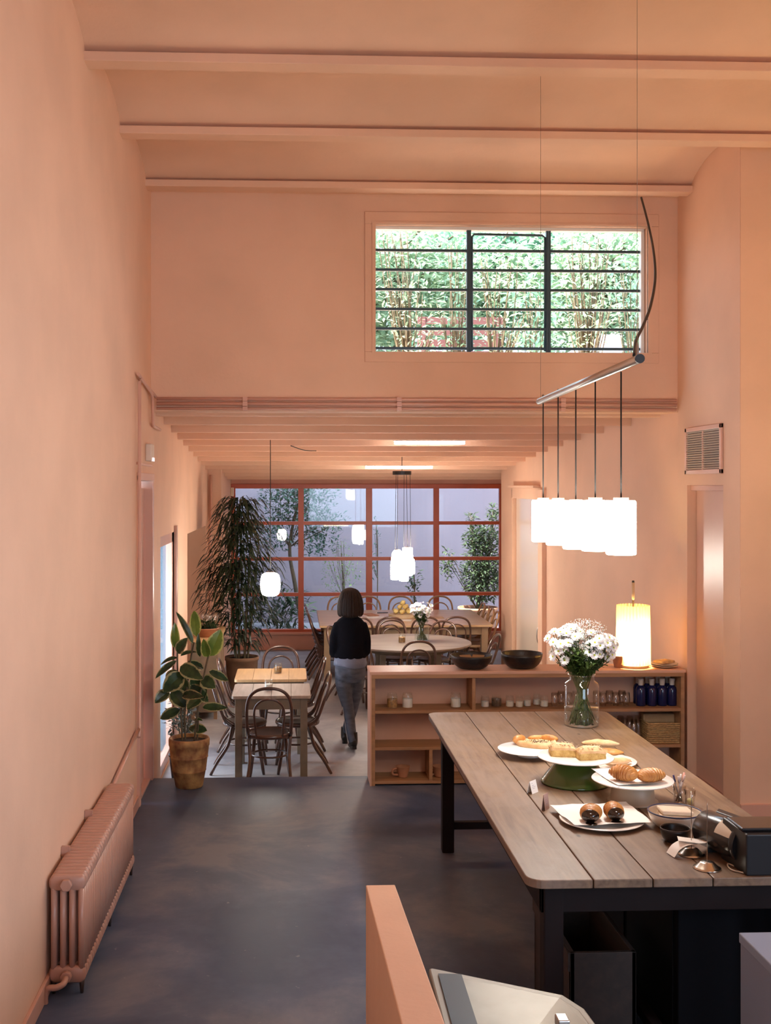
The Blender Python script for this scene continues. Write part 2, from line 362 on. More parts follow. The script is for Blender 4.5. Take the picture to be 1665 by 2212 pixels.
# big garden window wall
def cz(y): return 3.10-0.068*(y-9.6)
wg = MB(); wallgrid(wg, (-1.5, 3.75), (-0.5, 3.0), [(-1.0, 3.5, 0.085, 2.49)], lambda a, b, c, d: wg.box(a, b, YB, YB+0.22, c, d))
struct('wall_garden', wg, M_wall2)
# lower sloping ceiling and its joists
lc = MB()
x0, x1 = -1.6, 4.2
lc.add([(x0, 9.6, cz(9.6)+0.09), (x1, 9.6, cz(9.6)+0.09), (x1, 18.75, cz(18.75)+0.09), (x0, 18.75, cz(18.75)+0.09), (x0, 9.85, 3.6), (x1, 9.85, 3.6), (x1, 18.75, 2.85), (x0, 18.75, 2.85)],
       [(0,1,2,3), (7,6,5,4), (0,4,5,1), (3,2,6,7), (0,3,7,4), (1,5,6,2)])
struct('ceiling_back_room', lc, M_wall)
k = 0; y = 9.98
while y < 18.0:
    b = MB(); b.box(XL-0.02, 3.45 if y > 15.9 else 3.4, y-0.045, y+0.045, cz(y)-0.005, cz(y)+0.13)
    o = struct('ceiling_joist', b, M_wall, bevel=0.006); y += 0.62
# upper ceiling: shallow plaster vaults between beams
uc = MB(); ys = [9.3, 7.93, 6.6, 5.28, 3.96, 2.64, 1.32, 0.0, -1.32, -2.64, -4.2]; zt = 4.935
prof = [(9.85, zt)]
for a, b in zip(ys, ys[1:]):
    for i in range(13):
        t = i/12; prof.append((a+(b-a)*t, zt+0.16*(1-(2*t-1)**2)**0.7 if 0 < t < 1 else zt))
n = len(prof); vs = [(XL-0.02, y, z) for y, z in prof]+[(6.2, y, z) for y, z in prof]
uc.add(vs, [(i, i+1, n+i+1, n+i) for i in range(n-1)], True)
uc.add([(XL-0.3, 9.85, 5.3), (6.3, 9.85, 5.3), (6.3, -4.2, 5.3), (XL-0.3, -4.2, 5.3)], [(0,1,2,3)])
o = struct('ceiling', uc, M_wall, recalc=False)
for y in ys[:-1]:
    b = MB(); tz = 0.0 if y > 9 else 0.0
    vs = []
    b.box(XL-0.02, 6.1 if y < 8.2 else XR+0.02, y-0.07, y+0.07, 4.885, 4.94)
    struct('ceiling_beam', b, M_wall, bevel=0.004)
# left door, frame, threshold
d = MB().box(XL-0.09, XL-0.05, 8.86, 9.52, 0.01, 2.44); o = struct('door_1', d, M_door, bevel=0.003)
f = MB(); f.box(XL-0.1, XL+0.025, 8.74, 8.80, 0, 2.54); f.box(XL-0.1, XL+0.025, 9.53, 9.60, 0, 2.54); f.box(XL-0.1, XL+0.03, 8.74, 9.6, 2.50, 2.56); f.box(XL-0.1, XL+0.012, 8.70, 9.6, 2.62, 2.64)
f.box(XL-0.1, XL+0.004, 8.8, 9.53, -0.01, 0.018)
struct('trim_3', f, M_paint, bevel=0.004)
# right door
struct('door_2', MB().box(XR+0.075, XR+0.115, 8.60, 9.355, 0.04, 2.44), M_door, bevel=0.003)
struct('trim_4', MB().box(XR+0.03, XR+0.12, 8.57, 9.36, 2.42, 2.465).box(XR+0.03, XR+0.12, 8.566, 9.364, 0.0, 0.035), M_paint, bevel=0.003)
# glossy door and frame in the far right wall
struct('door_3', MB().box(2.985, 3.02, 13.36, 15.04, -0.19, 2.30), P('glossy_pink_door', (0.78, 0.66, 0.55), 0.12, coat=0.4), bevel=0.003)
f = MB(); f.box(2.90, 3.06, 13.10, 13.32, -0.2, 2.42); f.box(2.93, 3.06, 15.06, 15.12, -0.2, 2.42); f.box(2.93, 3.0, 13.3, 15.1, 2.30, 2.44); f.box(2.86, 2.97, 13.4, 15.0, 2.44, 2.47)
struct('trim_5', f, M_wall, bevel=0.004)
h = tag(MB().tube(cr([(2.975, 13.42, 0.78), (2.93, 13.44, 0.77), (2.915, 13.44, 0.68), (2.93, 13.44, 0.59), (2.975, 13.42, 0.58)], 6), 0.008).build('door_handle', M_steel, origin=(2.975, 13.42, 0.68)), 'thin curved steel handle on the glossy pink far door', 'door handle')
# skirting
struct('baseboard_left', MB().box(XL, XL+0.018, -4.0, 8.74, 0, 0.09), M_paint, bevel=0.004)
struct('baseboard_right', MB().box(3.3, 6.0, 8.215, 8.24, 0, 0.11), M_paint, bevel=0.004)
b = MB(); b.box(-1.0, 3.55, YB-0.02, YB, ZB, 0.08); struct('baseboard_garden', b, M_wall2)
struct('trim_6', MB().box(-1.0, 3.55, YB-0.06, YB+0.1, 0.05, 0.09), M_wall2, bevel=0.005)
# garden door (left of back room) with frame and pane
w = MB(); w.box(XL-0.07, XL-0.01, 10.28, 10.34, -0.2, 2.0); w.box(XL-0.07, XL-0.01, 11.36, 11.45, -0.2, 2.0); w.box(XL-0.07, XL-0.01, 10.28, 11.45, 1.9, 2.0); w.box(XL-0.07, XL-0.01, 10.28, 11.45, -0.2, -0.1)
o = struct('window_1', w, M_paint, bevel=0.004)
p = MB().box(XL-0.045, XL-0.04, 10.34, 11.36, -0.1, 1.9).build('window_pane', M_pane, o)
MB().box(XL-0.275, XL-0.07, 11.41, 11.448, -0.19, 1.99).build('window_reveal', P('daylit_blue_reveal', (0.16, 0.24, 0.30), 0.6), o)  # blue cast of daylight put into the reveal's colour
f = MB(); f.box(XL-0.02, XL+0.03, 11.45, 11.53, -0.2, 2.06)
struct('trim_7', f, M_door, bevel=0.004)
# clerestory window: dark steel bars
M_iron = P('dark_teal_iron', (0.045, 0.085, 0.11), 0.4, 0.2)
cx = [0.71, 1.52, 2.20, 3.03]; yz = YW+0.10
w = MB()
for x in (1.502, 1.522, 2.19, 2.212): w.box(x-0.009, x+0.009, yz-0.02, yz+0.02, 3.6, 4.655)
z0s = 3.60
for k in range(6):
    z = 3.633+k*0.168
    w.box(0.705, 1.51, yz-0.014, yz+0.014, z-0.004, z+0.018); w.box(1.53, 2.185, yz-0.014, yz+0.014, z-0.002, z+0.020); w.box(2.215, 3.0, yz-0.014, yz+0.014, z-0.002, z+0.020)
w.tube([(1.54, yz, 3.62), (1.54, yz, 4.60), (1.56, yz, 4.625), (2.15, yz, 4.62), (2.175, yz, 4.60), (2.175, yz, 3.62)], 0.011, 6)
o = struct('window_2', w, M_iron)
MB().box(0.702, 3.04, yz+0.028, yz+0.032, 3.597, 4.68).build('window_pane', M_pane, o)
lv = MB(); lv.box(3.005, 3.03, yz-0.03, yz+0.03, 3.60, 4.66); lv.box(0.705, 3.03, yz-0.03, yz+0.03, 4.655, 4.68); lv.box(0.702, 3.04, YW, YW+0.2, 3.59, 3.60)
lv.build('window_frame', P('white_window_paint', (0.8, 0.82, 0.8), 0.4), o)
# big red garden window
w = MB(); ya, yb2 = YB-0.03, YB+0.05
def vbar(x, ww=0.07): w.box(x-ww/2, x+ww/2, ya, yb2, 0.09, 2.49)
for x, ww in ((-0.965, 0.07), (0.135, 0.09), (1.247, 0.10), (2.349, 0.09), (3.44, 0.11)): vbar(x, ww)
w.box(-1.0, 3.5, ya-0.003, yb2, 2.425, 2.50); w.box(-1.0, 3.5, ya-0.003, yb2, 0.085, 0.135)
for z in (1.861, 1.279, 0.70): w.box(-0.96, 3.42, ya+0.005, yb2, z-0.028, z+0.028)
o = struct('window_3', w, M_red, bevel=0.004)
zz = [0.13, 0.70, 1.279, 1.861, 2.43]; xx = [-0.95, 0.135, 1.247, 2.349, 3.42]
for i in range(4):
    for j in range(4):
        MB().box(xx[i]+0.02, xx[i+1]-0.02, YB+0.008, YB+0.013, zz[j]+0.01, zz[j+1]-0.01).build('window_pane', M_pane, o)
# exposed pipes on the upper walls
def pipe(pts, r, label, sm=2):
    b = MB().tube(pts, r, 8); o = b.build('wall_pipe', M_paint, origin=pts[0]); tag(o, label, 'pipe'); return o
for z, r, lab in ((3.19, 0.013, 'uppermost thin painted pipe running under the clerestory window'), (3.15, 0.016, 'middle painted pipe running across above the low ceiling'), (3.11, 0.012, 'lowest painted pipe running along the edge of the low ceiling')):
    b = MB().tube([(XL+0.05, YW-0.03, z), (XR-0.02, YW-0.03, z)], r, 8)
    for x in (-0.4, 0.9, 2.3):
        b.box(x-0.02, x+0.02, YW-0.05, YW, z-r-0.004, z+r+0.004)
    tag(b.build('wall_pipe', M_paint, origin=(XL+0.05, YW-0.03, z)), lab, 'pipe')
pipe([(XL+0.03, 8.62, 0.56), (XL+0.03, 8.66, 0.60), (XL+0.03, 8.66, 3.25), (XL+0.03, 8.70, 3.28), (XL+0.03, 9.5, 3.23), (XL+0.05, 9.54, 3.2)], 0.013, 'vertical painted pipe beside the left door, bending along to the corner')
pipe([(XL+0.03, 8.60, 3.30), (XL+0.03, 9.42, 3.22), (XL+0.03, 9.46, 3.17), (XL+0.03, 9.48, 2.98), (XL+0.03, 9.56, 2.96), (XL+0.03, 10.0, 2.95)], 0.013, 'lower short painted pipe hooking down beside the ceiling corner')
pipe([(XL+0.03, 7.25, 0.50), (XL+0.03, 8.62, 0.62)], 0.012, 'thin painted pipe rising from the radiator end along the left wall')
pipe([(XL+0.05, 15.75, -0.2), (XL+0.05, 15.75, 1.93), (XL+0.05, 15.9, 2.02), (XL+0.05, 15.9, 2.62)], 0.022, 'vertical pipe on the back room left wall behind the tall plant')
# vents
def vent(x, y0, y1, z0, z1, n, lab):
    t = thing('air_vent', lab, 'air vent', (x, (y0+y1)/2, z0))
    f = MB(); w_ = 0.035
    f.box(x-0.02, x, y0, y1, z0, z0+w_); f.box(x-0.02, x, y0, y1, z1-w_, z1); f.box(x-0.02, x, y0, y0+w_, z0, z1); f.box(x-0.02, x, y1-w_, y1, z0, z1)
    f.build('vent_frame', M_paint, t, bevel=0.003)
    MB().box(x-0.003, x-0.001, y0, y1, z0, z1).build('back_plate', P('vent_shadow_grey', (0.10, 0.07, 0.06), 0.8), t)
    s = MB()
    for k in range(n):
        z = z0+w_+(z1-z0-2*w_)*(k+0.5)/n; Mx = Matrix.Translation((x-0.012, 0, z)) @ Matrix.Rotation(0.6, 4, 'Y')
        s.box(-0.009, 0.009, y0+w_, y1-w_, -0.0015, 0.0015, Mx)
    s.build('louvre', P('vent_grey', (0.62, 0.52, 0.44), 0.4), t)
    MB().box(x-0.018, x-0.004, (y0+y1)/2-0.008, (y0+y1)/2+0.008, z0+w_, z1-w_).build('mullion', M_paint, t)
vent(XR, 8.566, 9.37, 2.555, 2.94, 17, 'large square air vent on the right wall above the near door')
vent(2.985, 12.95, 13.75, 2.45, 2.75, 12, 'small louvred air vent over the far door on the right wall')
t = thing('wall_speaker', 'small off-white box fixed high on left wall above the door', 'wall sensor', (XL, 9.3, 2.66))
MB().box(XL, XL+0.05, 9.24, 9.42, 2.66, 2.80).build('housing', P('off_white_plastic', (0.72, 0.62, 0.52), 0.4), t, bevel=0.008)
MB().box(XL+0.045, XL+0.055, 9.27, 9.40, 2.66, 2.69).build('lens', EM('indicator_white', (0.8, 0.85, 1.0), 0.6), t)
tag(MB().box(-1.0, -0.95, 18.3, 18.42, 2.30, 2.44).build('window_sensor', P('cream_plastic', (0.8, 0.68, 0.5), 0.5), origin=(-0.98, 18.36, 2.3), bevel=0.01), 'little cream plastic box at top left corner of the red window', 'sensor')

# added glowing bars imitating bright streaks on the joists, lighting the back room
def strip(pxa, pxb, py, Y, lab, e):
    a, b = aY(pxa, py, Y), aY(pxb, py, Y); t = thing('streak_glow_bar', lab, 'glow bar', ((a.x+b.x)/2, Y, cz(Y)))
    MB().box(a.x, b.x, Y-0.03, Y+0.03, cz(Y)+0.015, cz(Y)+0.05).build('housing', P('glow_bar_backing', (0.8,0.78,0.75), 0.4), t)
    MB().box(a.x+0.01, b.x-0.01, Y-0.026, Y+0.026, cz(Y)-0.016, cz(Y)+0.015).build('glow_face', EM('strip_glow_'+lab[:4], (1.0, 0.93, 0.88), e), t)
strip(850, 1005, 955, 12.15, 'longer white strip light between joists, nearer the front', 26.0)
strip(788, 935, 1013, 15.25, 'shorter white strip light between joists, nearer the garden window', 26.0)
# ------------------------------------------------------------------ pendant over the counter
M_shade = EM('glowing_opal_shade', (1.0, 0.93, 0.83), 30.0)
M_shade2 = EM('glowing_opal_globe', (1.0, 0.92, 0.80), 46.0)
M_cap = P('lamp_cap_grey', (0.30, 0.24, 0.2), 0.4, 0.6)
BX = 1.565
t = thing('bar_pendant', 'long steel bar pendant carrying five glowing white cylinder shades over the counter', 'pendant lamp', (BX, 6.05, 3.0))
MB().tube([(BX-0.02, 5.0, 3.022), (BX-0.01, 7.1, 2.99)], 0.02, 16).build('bar', M_steel, t)
MB().tube([(BX-0.02, 4.985, 3.022), (BX-0.02, 5.0, 3.022)], 0.021, 16).build('end_cap', M_black, t)
for y, zb, zt_ in ((5.348, 2.127, 2.388), (5.81, 2.119, 2.384), (6.214, 2.107, 2.370), (6.633, 2.108, 2.374), (7.033, 2.108, 2.371)):
    MB().tube([(BX, y, 3.0), (BX, y, zt_)], 0.004, 6).build('cord', M_cord, t)
    s = MB().lathe([(0.0, zb+0.03), (0.05, zb+0.002), (0.066, zb), (0.071, zb+0.006), (0.071, zt_-0.012), (0.066, zt_-0.003), (0.0, zt_)], (BX, y, 0), 32).build('lamp_shade', M_shade, t)
    MB().lathe([(0.0, zt_-0.004), (0.036, zt_-0.004), (0.036, zt_+0.012), (0.0, zt_+0.012)], (BX, y, 0), 24, smooth=False).build('lamp_cap', M_cap, s)
    sl = light('shade_downlight', 'SPOT', (0,0,0), 7 if y < 5.5 else 16, (1.0, 0.93, 0.84), radius=0.04, spot=1.9); sl.parent = t; sl.location = (0, y-6.05, zb-0.012-3.0)
    MB().lathe([(0, 3.012), (0.01, 3.02), (0, 3.032)], (BX, y, 0), 10).build('cord_clamp', M_cap, t)
MB().tube([(BX-0.02, 5.03, 3.04), (BX-0.02, 5.03, 5.05)], 0.0011, 5).build('suspension_wire', M_cap, t)
MB().tube([(BX-0.01, 7.06, 3.01), (BX-0.01, 7.06, 5.05)], 0.0011, 5).build('suspension_wire', M_cap, t)
MB().lathe([(0.008, 3.03), (0.008, 3.08), (0.003, 3.1)], (BX-0.02, 5.03, 0), 8).build('wire_grip', M_cap, t)
cp = [aY(1385, 427, 9.2), aY(1399, 480, 8.6), aY(1411, 540, 8.0), aY(1415, 600, 7.3), aY(1405, 660, 6.6), aY(1388, 705, 6.0), aY(1374, 735, 5.5), aY(1370, 768, 5.06)]
MB().tube(cr(cp, 8), 0.0085, 8).build('power_cable', M_cord, t)
# globe pendant over the small tables
g = Vector((-0.239, 12.2, 1.406))
t = thing('globe_pendant', 'single rounded glowing white globe hanging over the small square tables', 'pendant lamp', g)
MB().lathe([(0, -0.128)]+[(max(0.001, v.x), v.z) for v in cr([(0.03, 0, -0.128), (0.06, 0, -0.123), (0.088, 0, -0.104), (0.103, 0, -0.06), (0.107, 0, 0.0), (0.104, 0, 0.05), (0.092, 0, 0.095), (0.066, 0, 0.118), (0.03, 0, 0.123)], 4)]+[(0, 0.123)], g, 48).build('lamp_globe', M_shade2, t)
MB().lathe([(0, 0.12), (0.04, 0.12), (0.04, 0.135), (0, 0.135)], g, 20).build('lamp_cap', M_cap, t)
MB().tube([g+Vector((0,0,0.13)), g+Vector((0, 0, cz(12.2)-1.406+0.05))], 0.004, 6).build('cord', M_cord, t)
tag(MB().tube(cr([aY(628, 963, 12.35), aY(655, 972, 12.7), aY(680, 974, 13.0), aY(706, 972, 13.4)], 6), 0.005, 6).build('loose_cable', M_cord, origin=aY(628, 963, 12.35)), 'short loose black cable drooping from the low ceiling', 'cable')
# cluster pendant over the round table
g = Vector((1.342, 13.9, 1.5)); zc = cz(13.9)
t = thing('cluster_pendant', 'cluster of glowing shades on long wires under black disc above round table', 'pendant lamp', g)
MB().lathe([(0, 2.60), (0.115, 2.60), (0.115, 2.645), (0, 2.645)], (g.x, g.y, 0), 32, smooth=False).build('canopy', M_black, t)
MB().tube([(g.x, g.y, 2.64), (g.x, g.y, zc+0.05)], 0.004, 6).build('cord', M_cord, t)
for px, dy, y0, y1, r, rd in ((858, 0.0, 1188, 1249, 0.074, 1), (880, -0.10, 1183, 1243, 0.066, 0), (872, 0.12, 1192, 1255, 0.06, 0), (887, 0.08, 1205, 1240, 0.05, 1), (853, 0.16, 1206, 1252, 0.055, 1)):
    a = aY(px, y0, 13.9+dy); b_ = aY(px, y1, 13.9+dy); h = a.z-b_.z
    pr = [(0, 0), (r*0.9, 0), (r, 0.01), (r, h*0.7), (r*0.97 if not rd else r*0.86, h*0.9), (r*0.9 if not rd else r*0.5, h), (0, h)]
    s = MB().lathe(pr, b_, 24).build('lamp_shade', M_shade2, t)
    MB().tube([(a.x, a.y, a.z), (g.x+(a.x-g.x)*0.9, g.y+(a.y-g.y)*0.55, 2.60)], 0.0028, 5).build('cord', M_cord, t)
    MB().lathe([(0, a.z-0.003), (0.03, a.z-0.003), (0.03, a.z+0.01), (0, a.z+0.01)], (a.x, a.y, 0), 16).build('lamp_cap', M_cap, s)
# ------------------------------------------------------------------ counter table
M_top = WOOD('worn_pine_planks', (0.235, 0.15, 0.09), (0.125, 0.074, 0.045), 0.45, 4.5, 'Y', stain=(0.24, 0.175, 0.14))
M_dark = P('dark_purple_brown_paint', (0.012, 0.006, 0.006), 0.7, spec=0.2, var=0.15, scale=5)
TX0, TX1, TY0, TY1, TZ = 0.92, 2.15, 4.40, 7.72, 0.91
t = thing('counter_table', 'long farmhouse plank table with dark painted legs, laid with pastries and vase', 'table', ((TX0+TX1)/2, (TY0+TY1)/2, 0))
tb = MB(); seams = [TX0, 1.178, 1.415, 1.655, 1.905, TX1]; r = 0.07
for i in range(5):
    a, b_ = seams[i]+(0.002 if i else 0), seams[i+1]-(0.002 if i < 4 else 0)
    if i == 0: Pp = [(b_, TY0), (b_, TY1)]+[(TX0+r-r*math.sin(q*PI/12), TY1-r+r*math.cos(q*PI/12)) for q in range(7)]+[(TX0+r-r*math.cos(q*PI/12), TY0+r-r*math.sin(q*PI/12)) for q in range(7)]
    elif i == 4: Pp = [(a, TY1), (a, TY0)]+[(TX1-r+r*math.sin(q*PI/12), TY0+r-r*math.cos(q*PI/12)) for q in range(7)]+[(TX1-r+r*math.cos(q*PI/12), TY1-r+r*math.sin(q*PI/12)) for q in range(7)]
    else: Pp = [(a, TY0), (b_, TY0), (b_, TY1), (a, TY1)]
    prism(tb, Pp, TZ-0.035, TZ)
tb.build('table_top', M_top, t, bevel=0.004)
ap = MB(); iy = 0.09; ix = 0.07
ap.box(TX0+ix, TX1-ix, TY0+iy, TY0+iy+0.03, TZ-0.16, TZ-0.036); ap.box(TX0+ix, TX1-ix, TY1-iy-0.03, TY1-iy, TZ-0.16, TZ-0.036)
ap.box(TX0+ix, TX0+ix+0.03, TY0+iy, TY1-iy, TZ-0.16, TZ-0.036); ap.box(TX1-ix-0.03, TX1-ix, TY0+iy, TY1-iy, TZ-0.16, TZ-0.036)
ap.build('apron', M_dark, t, bevel=0.003)
for x in (TX0+0.08, TX1-0.16):
    for y in (TY0+0.08, TY1-0.17):
        MB().box(x, x+0.08, y, y+0.08, 0.0, TZ-0.036).build('leg', M_dark, t, bevel=0.006)
for y in (TY1-0.15, TY0+0.10): MB().box(TX0+0.12, TX1-0.12, y, y+0.045, 0.15, 0.20).build('stretcher', M_dark, t, bevel=0.004)
MB().box(1.50, 1.55, TY0+0.12, TY1-0.12, 0.15, 0.20).build('stretcher', M_dark, t, bevel=0.004)
# dark unit and crate under the table
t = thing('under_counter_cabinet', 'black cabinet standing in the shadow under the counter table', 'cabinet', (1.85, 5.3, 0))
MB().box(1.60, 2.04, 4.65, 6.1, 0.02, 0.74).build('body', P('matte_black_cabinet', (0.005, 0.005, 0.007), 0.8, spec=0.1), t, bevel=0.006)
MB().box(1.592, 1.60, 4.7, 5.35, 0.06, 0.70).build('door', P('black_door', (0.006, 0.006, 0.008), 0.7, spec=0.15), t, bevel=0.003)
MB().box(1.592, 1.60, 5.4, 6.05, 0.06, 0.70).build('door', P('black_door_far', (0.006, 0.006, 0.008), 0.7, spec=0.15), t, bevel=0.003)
t = thing('storage_crate', 'dark brown wooden crate pushed under near end of counter table', 'crate', (1.30, 4.95, 0))
M_crate = WOOD('dark_crate_wood', (0.035, 0.019, 0.014), (0.016, 0.009, 0.007), 0.7, 3, 'Y')
c = MB(); c.box(1.16, 1.18, 4.7, 5.4, 0.01, 0.5); c.box(1.42, 1.44, 4.7, 5.4, 0.01, 0.5); c.box(1.16, 1.44, 5.38, 5.4, 0.01, 0.5); c.box(1.16, 1.44, 4.7, 4.72, 0.01, 0.5); c.box(1.16, 1.44, 4.7, 5.4, 0, 0.02)
c.build('body', M_crate, t, bevel=0.003)
MB().box(1.15, 1.16, 4.7, 5.4, 0.42, 0.5).build('rail', M_crate, t, bevel=0.002)
# ------------------------------------------------------------------ shelf unit at the step
M_shelf = WOOD('warm_shelf_wood', (0.42, 0.225, 0.105), (0.29, 0.15, 0.07), 0.55, 2.5, 'X')
M_shelfpink = P('salmon_painted_wood', (0.64, 0.38, 0.27), 0.5, var=0.05, scale=4)
SX0, SX1, SY0, SY1, SH = 0.645, 3.245, 9.27, 9.585, 0.935
t = thing('open_shelf_unit', 'low open shelving unit of salmon and bare wood dividing the rooms', 'shelf unit', ((SX0+SX1)/2, SY0, 0))
MB().box(SX0+0.02, SX1-0.02, SY1-0.02, SY1, 0.03, SH-0.02).build('back_panel', M_shelfpink, t)
MB().box(SX0-0.015, SX1+0.01, SY0-0.005, SY1+0.03, SH-0.025, SH).build('top_board', M_shelfpink, t, bevel=0.004)
MB().box(SX0, SX1, SY0-0.006, SY0+0.01, SH-0.055, SH-0.024).build('front_rail', M_shelf, t, bevel=0.002)
MB().box(SX0-0.012, SX0, SY0, SY1, 0, SH-0.02).build('end_panel', M_shelfpink, t)
for x in (SX0, SX1-0.03): MB().box(x, x+0.03, SY0, SY1-0.02, 0.0, SH-0.025).build('side_panel', M_shelf, t, bevel=0.002)
MB().box(SX0+0.03, SX1-0.03, SY0, SY1-0.02, 0.015, 0.04).build('bottom_board', M_shelf, t, bevel=0.002)
Z1, Z2 = 0.615, 0.315
MB().box(SX0+0.03, SX1-0.03, SY0+0.005, SY1-0.02, Z1-0.025, Z1).build('shelf', M_shelf, t, bevel=0.002)
MB().box(SX0+0.03, SX1-0.03, SY0+0.005, SY1-0.02, Z2-0.025, Z2).build('shelf', M_shelf, t, bevel=0.002)
for x, a, b_ in ((1.475, Z1, SH-0.025), (2.94, 0.04, Z2-0.025), (1.12, 0.04, Z2-0.025)): MB().box(x, x+0.028, SY0+0.005, SY1-0.02, a, b_).build('divider', M_shelf, t, bevel=0.002)
# ------------------------------------------------------------------ radiator
t = thing('cast_iron_radiator', 'long salmon painted column radiator standing along the left wall', 'radiator', (-1.09, 6.36, 0))
M_rad = P('radiator_paint', (0.50, 0.28, 0.21), 0.3, var=0.03, scale=3)
NX = 34; RY0, RY1 = 5.52, 7.24; pitch = (RY1-RY0)/NX; rx0, rx1 = -1.175, -1.0
def section():
    b = MB(); th = pitch*0.40
    def hdr(z0, z1, up):
        Pp = rrect(rx0, rx1, z0, z1, 0.03, 4); n = len(Pp)
        vs = []
        for yy, ins in ((-th, 0.010), (-th*0.6, 0.0), (th*0.6, 0.0), (th, 0.010)):
            cx_, cz_ = (rx0+rx1)/2, (z0+z1)/2
            vs += [((x-cx_)*(1-ins/0.08)+cx_+1.0875, yy, (z-cz_)*(1-ins/0.05)+cz_) for x, z in Pp]
        fs = [(j*n+i, j*n+(i+1) % n, (j+1)*n+(i+1) % n, (j+1)*n+i) for j in range(3) for i in range(n)]+[tuple(range(n)), tuple(range(3*n, 4*n))]
        b.add(vs, fs, True)
    hdr(0.50, 0.575, 1); hdr(0.055, 0.135, 0)
    for k in range(4):
        x = rx0+0.022+k*(rx1-rx0-0.044)/3+1.0875
        b.tube([(x, 0, 0.10), (x, 0, 0.53)], 0.0165, 8, ry=th, up=(0,1,0))
    b.tube([(0, -pitch*0.5, 0.535), (0, pitch*0.5, 0.535)], 0.022, 8); b.tube([(0, -pitch*0.5, 0.095), (0, pitch*0.5, 0.095)], 0.022, 8)
    return b
s0 = section().build('section', M_rad, t, origin=(0, 0, 0)); 
for k in range(NX):
    s = s0 if k == 0 else s0.copy()
    if k: C.objects.link(s); s.parent = t
    s.location = (-1.0875+1.09, RY0+pitch*(k+0.5)-6.36, 0)
MB().tube([(-1.0875, RY0-0.028, 0.535), (-1.0875, RY0, 0.535)], 0.030, 6).build('end_plug', M_rad, t, bevel=0.004)
v = MB().tube([(-1.0875, RY0-0.03, 0.095), (-1.0875, RY0, 0.095)], 0.028, 8).build('valve', M_rad, t, bevel=0.004)
MB().tube(cr([(-1.0875, RY0-0.03, 0.095), (-1.09, RY0-0.07, 0.085), (-1.12, RY0-0.085, 0.075), (-1.16, RY0-0.085, 0.07), (-1.172, RY0-0.085, 0.03), (-1.172, RY0-0.085, 0.0)], 5), 0.015, 10).build('pipe_elbow', M_rad, v)
for y in (RY0+pitch*0.5, (RY0+RY1)/2, RY1-pitch*0.5):
    for x in (rx0+0.02, rx1-0.02): MB().tube([(x, y, 0.0), (x, y, 0.075)], [0.008, 0.014], 8).build('foot', P('iron_foot', (0.05, 0.03, 0.025), 0.5) if 'iron_foot' not in bpy.data.materials else bpy.data.materials['iron_foot'], t)
for y in (5.9, 6.55): MB().box(XL+0.002, rx0+0.03, y-0.012, y+0.012, 0.55, 0.60).build('wall_bracket', M_rad, t)
# ------------------------------------------------------------------ parapet beside the stairs and steel lid
pz = lambda y: 0.762+(4.8-y)*0.100
b = MB(); y0, y1 = 1.2, 4.8
b.add([(0.31, y0, 0), (0.434, y0, 0), (0.434, y1, 0), (0.31, y1, 0), (0.31, y0, pz(y0)), (0.434, y0, pz(y0)), (0.434, y1, pz(y1)), (0.31, y1, pz(y1))],
      [(0,3,2,1), (4,5,6,7), (0,1,5,4), (1,2,6,5), (2,3,7,6), (3,0,4,7)])
struct('parapet_wall', b, M_wall, bevel=0.004)
t = thing('steel_counter_machine', 'brushed steel machine with black side at bottom edge behind the parapet', 'kitchen machine', (0.72, 3.3, 0))
zl = 0.86
A, B2, D2, E2 = aH(926, 2092, zl), aH(1215, 2148, zl-0.02), aH(1262, 2178, zl-0.03), aH(1300, 2230, zl-0.05)
F2, G2 = aH(1330, 2420, zl-0.05), aH(1010, 2420, zl+0.0)
top = [A, A.lerp(B2, 0.03)+Vector((0,0.012,0)), B2, D2, E2, F2, G2]
m = MB(); n = len(top); m.add([v for v in top]+[v-Vector((0,0,0.03)) for v in top], [tuple(range(n)), tuple(range(2*n-1, n-1, -1))]+[(i, (i+1) % n, n+(i+1) % n, n+i) for i in range(n)])
m.build('rim', P('pale_steel', (0.30, 0.29, 0.26), 0.5, 0.6), t, bevel=0.006)
cen = sum(top, Vector())/n; inn = [cen+(v-cen)*0.90+Vector((0,-0.01,0.004)) for v in top]
m = MB(); m.add([v for v in inn]+[v-Vector((0,0,0.02)) for v in inn], [tuple(range(n)), tuple(range(2*n-1, n-1, -1))]+[(i, (i+1) % n, n+(i+1) % n, n+i) for i in range(n)])
m.build('lid', P('dull_brushed_steel', (0.24, 0.225, 0.20), 0.45, 0.8, var=0.15, scale=4), t, bevel=0.004)
sd = [inn[0]+Vector((0.0,-0.005,0.003)), inn[0]+Vector((0.075,-0.012,0.003)), inn[-1]+Vector((0.075,0,0.003)), inn[-1]+Vector((0.0,0,0.003))]
m = MB(); m.add(sd+[v-Vector((0,0,0.012)) for v in sd], [(0,1,2,3), (7,6,5,4), (0,4,5,1), (1,5,6,2), (2,6,7,3), (3,7,4,0)]); m.build('side_strip', M_black, t)
m = MB(); lo = [cen+(v-cen)*0.93 for v in top]; m.add([Vector((v.x, v.y, 0.02)) for v in lo]+[v-Vector((0,0,0.03)) for v in lo], [tuple(range(n))[::-1], tuple(range(n, 2*n))]+[(i, (i+1) % n, n+(i+1) % n, n+i) for i in range(n)])
m.build('body', M_black, t)
c0 = aH(1208, 2204, zl); MB().box(c0.x-0.015, c0.x+0.02, c0.y-0.05, c0.y, zl-0.01, zl+0.022).build('latch', M_steel, t, bevel=0.004)
